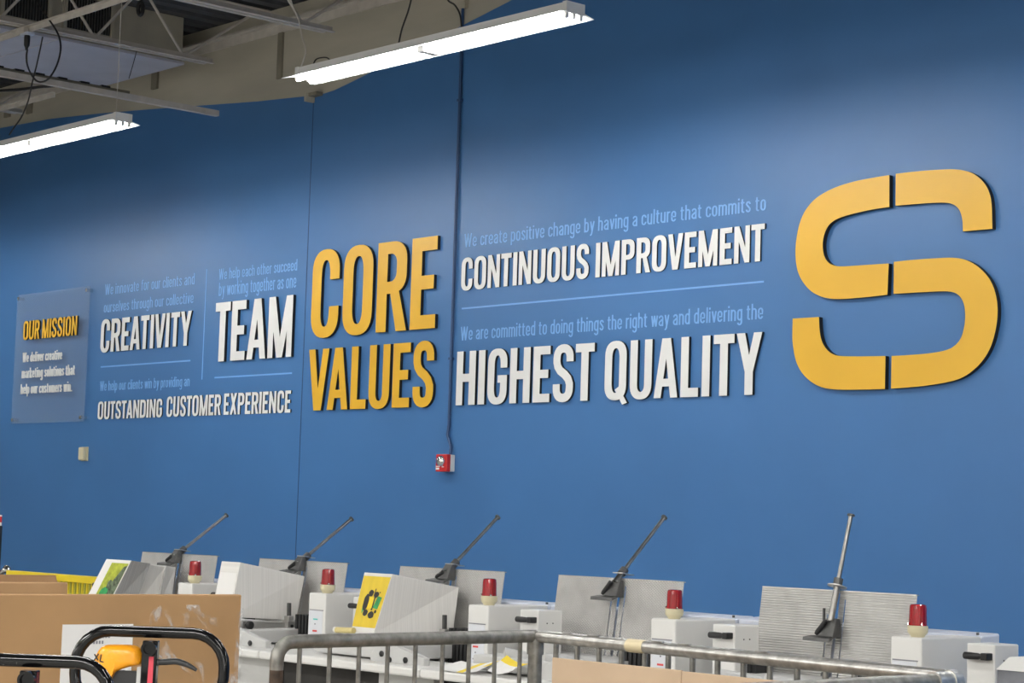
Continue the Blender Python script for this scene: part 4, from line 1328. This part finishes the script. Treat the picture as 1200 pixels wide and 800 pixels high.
MB().tube(spline([q + Vector((-.10, 0, -.03)), q + Vector((-.06, -.02, .0)), q + Vector((0, -.02, -.01)), q + Vector((.05, -.02, .025))], 5), .014, 10).build('crank_arm', 'chrome', ch_, smooth=True)
MB().lathe(q + Vector((.055, -.02, .0)), [(.006, -.01), (.022, 0), (.026, .014), (.018, .03), (.005, .036)], 16).build('crank_knob', 'chrome', ch_, smooth=True)
q = at(1, 612, 6.0) - Vector((.105, 0, 0))
ex = thing('signal_post', 'black post with a red and white cap at the left edge', 'post', (q.x - .06, 6.0, 0))
MB().box((q.x - .16, 5.95, 0), (q.x + .018, 6.06, q.z - .02)).build('post_body', 'black', ex, bevel=.005)
MB().box((q.x - .15, 5.955, q.z - .02), (q.x + .012, 6.055, q.z + .0)).build('white_band', 'sheet', ex)
MB().box((q.x - .15, 5.955, q.z + .0), (q.x + .012, 6.055, q.z + .035)).build('red_band', 'redplastic', ex)
MB().box((q.x - .15, 5.955, q.z + .035), (q.x + .012, 6.055, q.z + .045)).build('cap', 'sheet', ex)

# ================================================================== FOREGROUND
# tubular cart
FL = Vector((-4.259, 3.894, 1.2)); NL = Vector((-4.198, 2.982, 1.2)); FR = Vector((-2.785, 3.773, 1.2)); NR = Vector((-2.73, 2.70, 1.2))
ct = thing('tube_cart', 'grey galvanised tube cart with upright bars standing before the machines', 'cart', ((FL + NR) / 2) * 1.0)
ct.location.z = 0
R_ = .0175
dn = (NL - FL).normalized()
bend = [FL + Vector((0, 0, 0))] + [NL - dn * .045] + [NL - dn * .045 + dn * (.045 * sin(a)) + Vector((0, 0, -.045 * (1 - cos(a)))) for a in (pi / 8, pi / 4, 3 * pi / 8, pi / 2)] + [NL + Vector((0, 0, -.068))]
lt = MB().tube(bend, R_, 16).build('left_rail', 'galv', ct, smooth=True)
MB().cyl(NL + Vector((0, 0, -.066)), Vector((NL.x, NL.y, .14)), R_ * .98, n=14).build('near_post', 'rust', ct, smooth=True)
MB().cyl(FL + Vector((0, 0, .012)), Vector((FL.x, FL.y, .14)), .0195, n=16).build('corner_post', 'galv', ct, smooth=True)
MB().cyl(FL + Vector((0, 0, .014)), FL + Vector((0, 0, -.05)), .0235, n=16).build('corner_sleeve', 'galv', ct, smooth=True)
br2 = MB().cyl(FL, FR, R_ * .95, n=16).build('back_rail', 'galv_light', ct, smooth=True)
MB().cyl(lerp(FL, FR, .27), lerp(FL, FR, .315), R_ * 1.01, n=16).build('tape_wrap', 'tape', br2, smooth=True)
for k_, f_ in enumerate((0.10, 0.175, .35, .42, .61)):
    p_ = lerp(FL, FR, f_) + Vector((0, -.006, .017)); MB().box(p_ - Vector((.02, .004, .001)), p_ + Vector((.02, .004, .0015))).build('weld_spatter', 'galv_light', br2)
MB().cyl(FR + Vector((0, .0, -.01)), NR + Vector((0, 0, -.01)), R_ * 1.1, n=16).build('right_rail', 'galv', ct, smooth=True)
dr = (NR - FR).normalized()
MB().cyl(FR + Vector((0, 0, -.01)) + dr * .055, FR + Vector((0, 0, -.01)) - dr * .022, .0235, n=18).build('rail_clamp', 'galv_light', ct, smooth=True)
MB().cyl(FR + Vector((0, 0, -.01)) - dr * .0, FR + Vector((0, 0, -.01)) - dr * .03, .026, n=18).build('clamp_cap', 'galv_light', ct, smooth=True)
MB().cyl(FR + Vector((0, 0, -.02)), Vector((FR.x, FR.y, .14)), .018, n=14).build('far_post', 'galv', ct, smooth=True)
MB().cyl(NR + Vector((0, 0, -.01)), Vector((NR.x, NR.y, .14)), .018, n=14).build('near_post', 'galv', ct, smooth=True)
zlow = .30
fr = MB()
fr.tube([Vector((p.x, p.y, .22)) for p in (FL, NL, NR, FR)], R_, 12, closed=True)
fr.build('base_frame', 'galv', ct, smooth=True)
MB().box((FL.x + .02, NL.y - .2, .215), (NR.x - .03, FR.y - .01, .235)).build('base_board', 'wood', ct)
nb = 9
for i in range(nb):
    p_ = lerp(FL, NL, (i + .62) / (nb + .35))
    MB().cyl((p_.x, p_.y, 1.19), (p_.x, p_.y, .22), .006, n=8).build('upright_bar', 'galv', ct, smooth=True)
nb = 15
for i in range(nb):
    p_ = lerp(FL, FR, (i + 1) / (nb + 1))
    MB().cyl((p_.x, p_.y, 1.19), (p_.x, p_.y, .22), .0075, n=8).build('upright_bar', 'galv', ct, smooth=True)
for p_ in (FL, NL, FR, NR):
    c_ = MB().cyl((p_.x - .015, p_.y, .07), (p_.x + .015, p_.y, .07), .07, n=20).build('caster_wheel', 'rubber', ct, smooth=True)
    MB().box((p_.x - .022, p_.y - .02, .06), (p_.x + .022, p_.y + .02, .15)).build('caster_fork', 'darkmetal', ct)
# pale cardboard box inside the cart
bx0 = at(652, 770, 3.70)
cbx = thing('cardboard_sheet', 'pale cardboard sheet standing against the bars inside the tube cart', 'cardboard', (bx0.x + .4, 3.68, .235))
mb = MB(); mb.box((bx0.x, 3.685, .236), (bx0.x + .46, 3.693, bx0.z)); mb.build('sheet_panel', 'card_pale', cbx, bevel=.002)
mb = MB(); mb.box((bx0.x + .462, 3.685, .236), (bx0.x + 1.02, 3.693, bx0.z - .002)); mb.build('sheet_panel', 'card_pale', cbx, bevel=.002)

# big brown carton on a pallet, white sheet taped on
zt_ = 1.346
big = thing('carton', 'large brown cardboard carton with a white sheet taped on, in the left foreground', 'carton', (-3.95, 1.7, .14))
mb = MB()
mb.box((-4.35, 1.15, .14), (-3.52, 2.385, 1.24))
mb.build('carton_body', 'card', big, bevel=.004)
MB().box((-3.519, 1.15, .14), (-3.5, 2.394, zt_)).build('carton_panel', 'card', big, bevel=.003)
mb = MB()
p0 = atX(74, 730.5, -3.497); p1 = atX(156.5, 732, -3.497)
MB().box((-3.4995, p0.y, p0.z - .28), (-3.4975, p1.y, (p0.z + p1.z) / 2)).build('taped_sheet', 'sheet', big)
mb = MB()
y_, z_ = p0.y, p0.z
for dy, dz, wd in ((.055, .022, .05), (.060, .033, .035), (.012, .118, .02)):
    for j in range(int(wd / .006)):
        mb.box((-3.4974, y_ + dy + j * .0062, z_ - dz - .006), (-3.4969, y_ + dy + j * .0062 + .0038, z_ - dz))
mb.build('sheet_print', 'greyprint', big)
# creased stretch wrap at the carton's far end
mb = MB()
ny, nz = 14, 26
vs = []
for j in range(nz + 1):
    for i in range(ny + 1):
        yy = 2.18 + .218 * i / ny; zz = .5 + (zt_ - .52) * j / nz
        vs.append((-3.4985 + .004 * (.5 + .5 * sin(i * 1.9 + j * .8)) * (1 if 0 < i < ny else .1), yy, zz))
mb.add(vs, [(j * (ny + 1) + i, j * (ny + 1) + i + 1, (j + 1) * (ny + 1) + i + 1, (j + 1) * (ny + 1) + i) for j in range(nz) for i in range(ny)])
mb.build('stretch_wrap', 'wrap', big, smooth=True)
pal = thing('pallet', 'wooden pallet under the large brown carton', 'pallet', (-3.95, 1.77, 0))
for y_ in (1.2, 1.75, 2.3):
    MB().box((-4.4, y_ - .05, .0), (-3.45, y_ + .05, .118)).build('pallet_block', 'wood', pal)
for x_ in (-4.4, -4.18, -3.96, -3.74, -3.55):
    MB().box((x_, 1.1, .118), (x_ + .1, 2.42, .139)).build('deck_board', 'wood', pal)
# carton behind it
q0 = atX(80, 681, -5.0); q1 = atX(78, 676, -5.0)
cb2 = thing('carton', 'lower brown cardboard carton with an open lid behind the large one', 'carton', (-5.3, 2.3, .0))
MB().box((-5.6, 1.7, .0), (-5.02, q0.y - .01, 1.2)).build('carton_body', 'card_light', cb2, bevel=.003)
MB().box((-5.018, 1.7, .0), (-5.0, q0.y, q0.z - .003)).build('carton_panel', 'card_light', cb2, bevel=.003)
mb = MB(); mb.hexa([(-5.045, 1.75, q0.z - .02), (-5.03, 1.75, q0.z - .02), (-5.03, q0.y - .01, q0.z - .02), (-5.045, q0.y - .01, q0.z - .02), (-5.075, 1.75, q0.z + .018), (-5.06, 1.75, q0.z + .018), (-5.06, q0.y - .005, q0.z + .014), (-5.075, q0.y - .005, q0.z + .014)])
mb.build('carton_flap', 'card_dark', cb2)

# pallet jacks: tubular loop handles
def screen_pt(x, y, d):
    return Vector((0, 0, EYE)) + ray(x, y) * d
def jack(c, right, wdt, hgt, tube_r, rad, label, extra=None):
    """c: middle of the top bar (tube centre); loop hangs below it, lies in plane (right, up)"""
    up = Vector((0, 0, 1))
    fwd = up.cross(right).normalized()      # away from viewer
    up = (up + fwd * .10).normalized()
    foot = Vector((c.x, c.y, 0)) + fwd * -.10
    t = thing('pallet_jack', label, 'pallet jack', foot, 'pallet jacks in the foreground')
    hw = wdt / 2
    pts = []
    for (cx_, cz_, a0) in ((hw - rad, -rad, pi / 2), (hw - rad, -hgt + rad, 0), (-hw + rad, -hgt + rad, -pi / 2), (-hw + rad, -rad, -pi)):
        for i in range(7):
            a = a0 - (pi / 2) * i / 6
            pts.append(c + right * (cx_ + rad * cos(a)) + up * (cz_ + rad * sin(a)))
    loop = MB().tube(pts, tube_r, 16, closed=True).build('handle_loop', 'black_gloss', t, smooth=True)
    # flat tiller column
    a = c - up * (tube_r + .004)
    b = c - up * (hgt + .02)
    mb = MB()
    def slab(p, q, w0, th):
        return [p - right * w0 - fwd * th, p + right * w0 - fwd * th, p + right * w0 + fwd * th, p - right * w0 + fwd * th]
    mb.hexa(slab(b, a, .0125, .012) + slab(a, b, .0125, .012))
    cl = mb.build('control_column', 'black_gloss', t, bevel=.002)
    mb = MB(); mb.lathe(c - up * .026 - fwd * .012, [(.0125, 0), (.0125, .012), (.009, .012), (.009, .004), (.001, .004)], 20, axis=-fwd); mb.build('pivot_bush', 'black_gloss', cl, smooth=True)
    sh = MB().cyl(b + up * .01, foot + Vector((0, 0, .42)), .019, n=14).build('tiller_shaft', 'black_gloss', t, smooth=True)
    ft = foot
    MB().lathe(ft + Vector((0, 0, .16)), [(.06, 0), (.07, .02), (.07, .20), (.045, .24), (.03, .27)], 20).build('hydraulic_pump', 'redplastic', t, smooth=True)
    for s in (-1, 1):
        w0 = ft + right * (s * .055)
        MB().cyl(w0 + right * -.022 + Vector((0, 0, .09)), w0 + right * .022 + Vector((0, 0, .09)), .09, n=20).build('steer_wheel', 'rubber', t, smooth=True)
    MB().cyl(ft - right * .08 + Vector((0, 0, .09)), ft + right * .08 + Vector((0, 0, .09)), .02, n=10).build('axle', 'darkmetal', t)
    return t, c, right, up, fwd
rt = (screen_pt(265, 740, 3.42) - screen_pt(90, 740, 3.42)); rt.z = 0; rt.normalize()
c1 = screen_pt(178, 740.5, 3.42)
t1, c, rr, up, fw = jack(c1, rt, .245, .125, .0095, .055, 'black pallet jack with the orange bag and red stripe on its handle')
def hp(x, z, d=0): return c + rr * x + up * z - fw * d
# scale: 1 px ~ 1/709 m
k_ = 1 / 709.0
def hx(px, py, d=0): return hp((px - 178) * k_, -(py - 740.5) * k_, d)
mb = MB()
mb.hexa([hx(177.5, 815, .0125), hx(184, 815, .0125), hx(184, 815, .014), hx(177.5, 815, .014), hx(178.2, 768, .0125), hx(183.6, 768, .0125), hx(183.6, 768, .014), hx(178.2, 768, .014)])
mb.build('red_strip', 'redstrip', t1)
mb = MB(); mb.hexa([hx(164, 815, -.008), hx(168.5, 815, -.008), hx(168.5, 815, .006), hx(164, 815, .006), hx(164, 781, -.008), hx(168.5, 781, -.008), hx(168.5, 781, .006), hx(164, 781, .006)])
mb.build('grey_link', 'greypaint', t1)
lv = spline([hx(186, 775, .0), hx(196, 774.5), hx(208, 773.5), hx(219, 776), hx(228, 780), hx(233, 783)], 5)
mb = MB(); n_ = len(lv)
mb.tube(lv, [.0052 - .0028 * max(0, (i / n_ - .5) * 2) for i in range(n_)], 12)
mb.build('release_lever', 'lever', t1, smooth=True)
MB().tube([hx(172, 779.5, .0), hx(188, 774.8, .0)], .006, 10).build('lever_hub', 'darkmetal', t1, smooth=True)
mb = MB()
mb.hexa([hx(134, 815, -.01), hx(164, 815, -.01), hx(164, 815, .006), hx(134, 815, .006), hx(134, 786, -.01), hx(164, 786, -.01), hx(164, 786, .006), hx(134, 786, .006)])
mb.build('rear_block', 'black', t1)
# orange bag pulled over the other lever
prof = [(170, 756), (150, 755.5), (132, 755.5), (122, 757), (117, 763), (114, 771), (111, 780), (112, 786), (118, 790), (126, 793), (131, 801), (134, 803), (136, 795), (138, 788), (145, 784.5), (155, 781), (163, 779.5), (170, 779)]
og = thing('orange_bag', 'orange vinyl bag marked XL hung on the pallet jack handle', 'bag', hx(140, 770))
n_ = len(prof)
mb = MB()
cxp, cyp = sum(p[0] for p in prof) / n_, sum(p[1] for p in prof) / n_
rings = []
for (s, d) in ((1.0, -.004), (1.0, .004), (.94, .012), (.80, .0175), (.45, .020)):
    rings.append([hx(142 + (p[0] - 142) * s, 771 + (p[1] - 771) * s, d) for p in prof])
vs = [v for r_ in rings for v in r_]
fs = []
for i in range(len(rings) - 1):
    for j in range(n_):
        fs.append((i * n_ + j, i * n_ + (j + 1) % n_, (i + 1) * n_ + (j + 1) % n_, (i + 1) * n_ + j))
fs.append(tuple((len(rings) - 1) * n_ + j for j in range(n_)))
fs.append(tuple(range(n_ - 1, -1, -1)))
mb.add(vs, fs)
ob = mb.build('bag_body', 'orange', og, smooth=True)
sd = ob.modifiers.new('soft', 'SUBSURF'); sd.levels = 1; sd.render_levels = 2
mb = MB()
def mark(x0, y0, x1, y1, d=.0185):
    a, b = hx(x0, y0, d), hx(x1, y1, d)
    mb.tube([a, b], .0012, 6)
mark(115.2, 767, 119.5, 774); mark(119.8, 766.5, 114.8, 775); mark(123, 767, 122, 775); mark(122, 775, 126.5, 776)
mb.build('marker_letters', 'ink_black', og)
# second pallet jack, nearer and cut by the frame
c2 = screen_pt(36, 774, 3.0)
rt2 = (screen_pt(95, 776, 3.0) - screen_pt(0, 774, 3.0)); rt2.z = 0; rt2.normalize()
jack(c2, rt2, .235, .13, .0095, .05, 'black pallet jack handle cut by the bottom left corner')
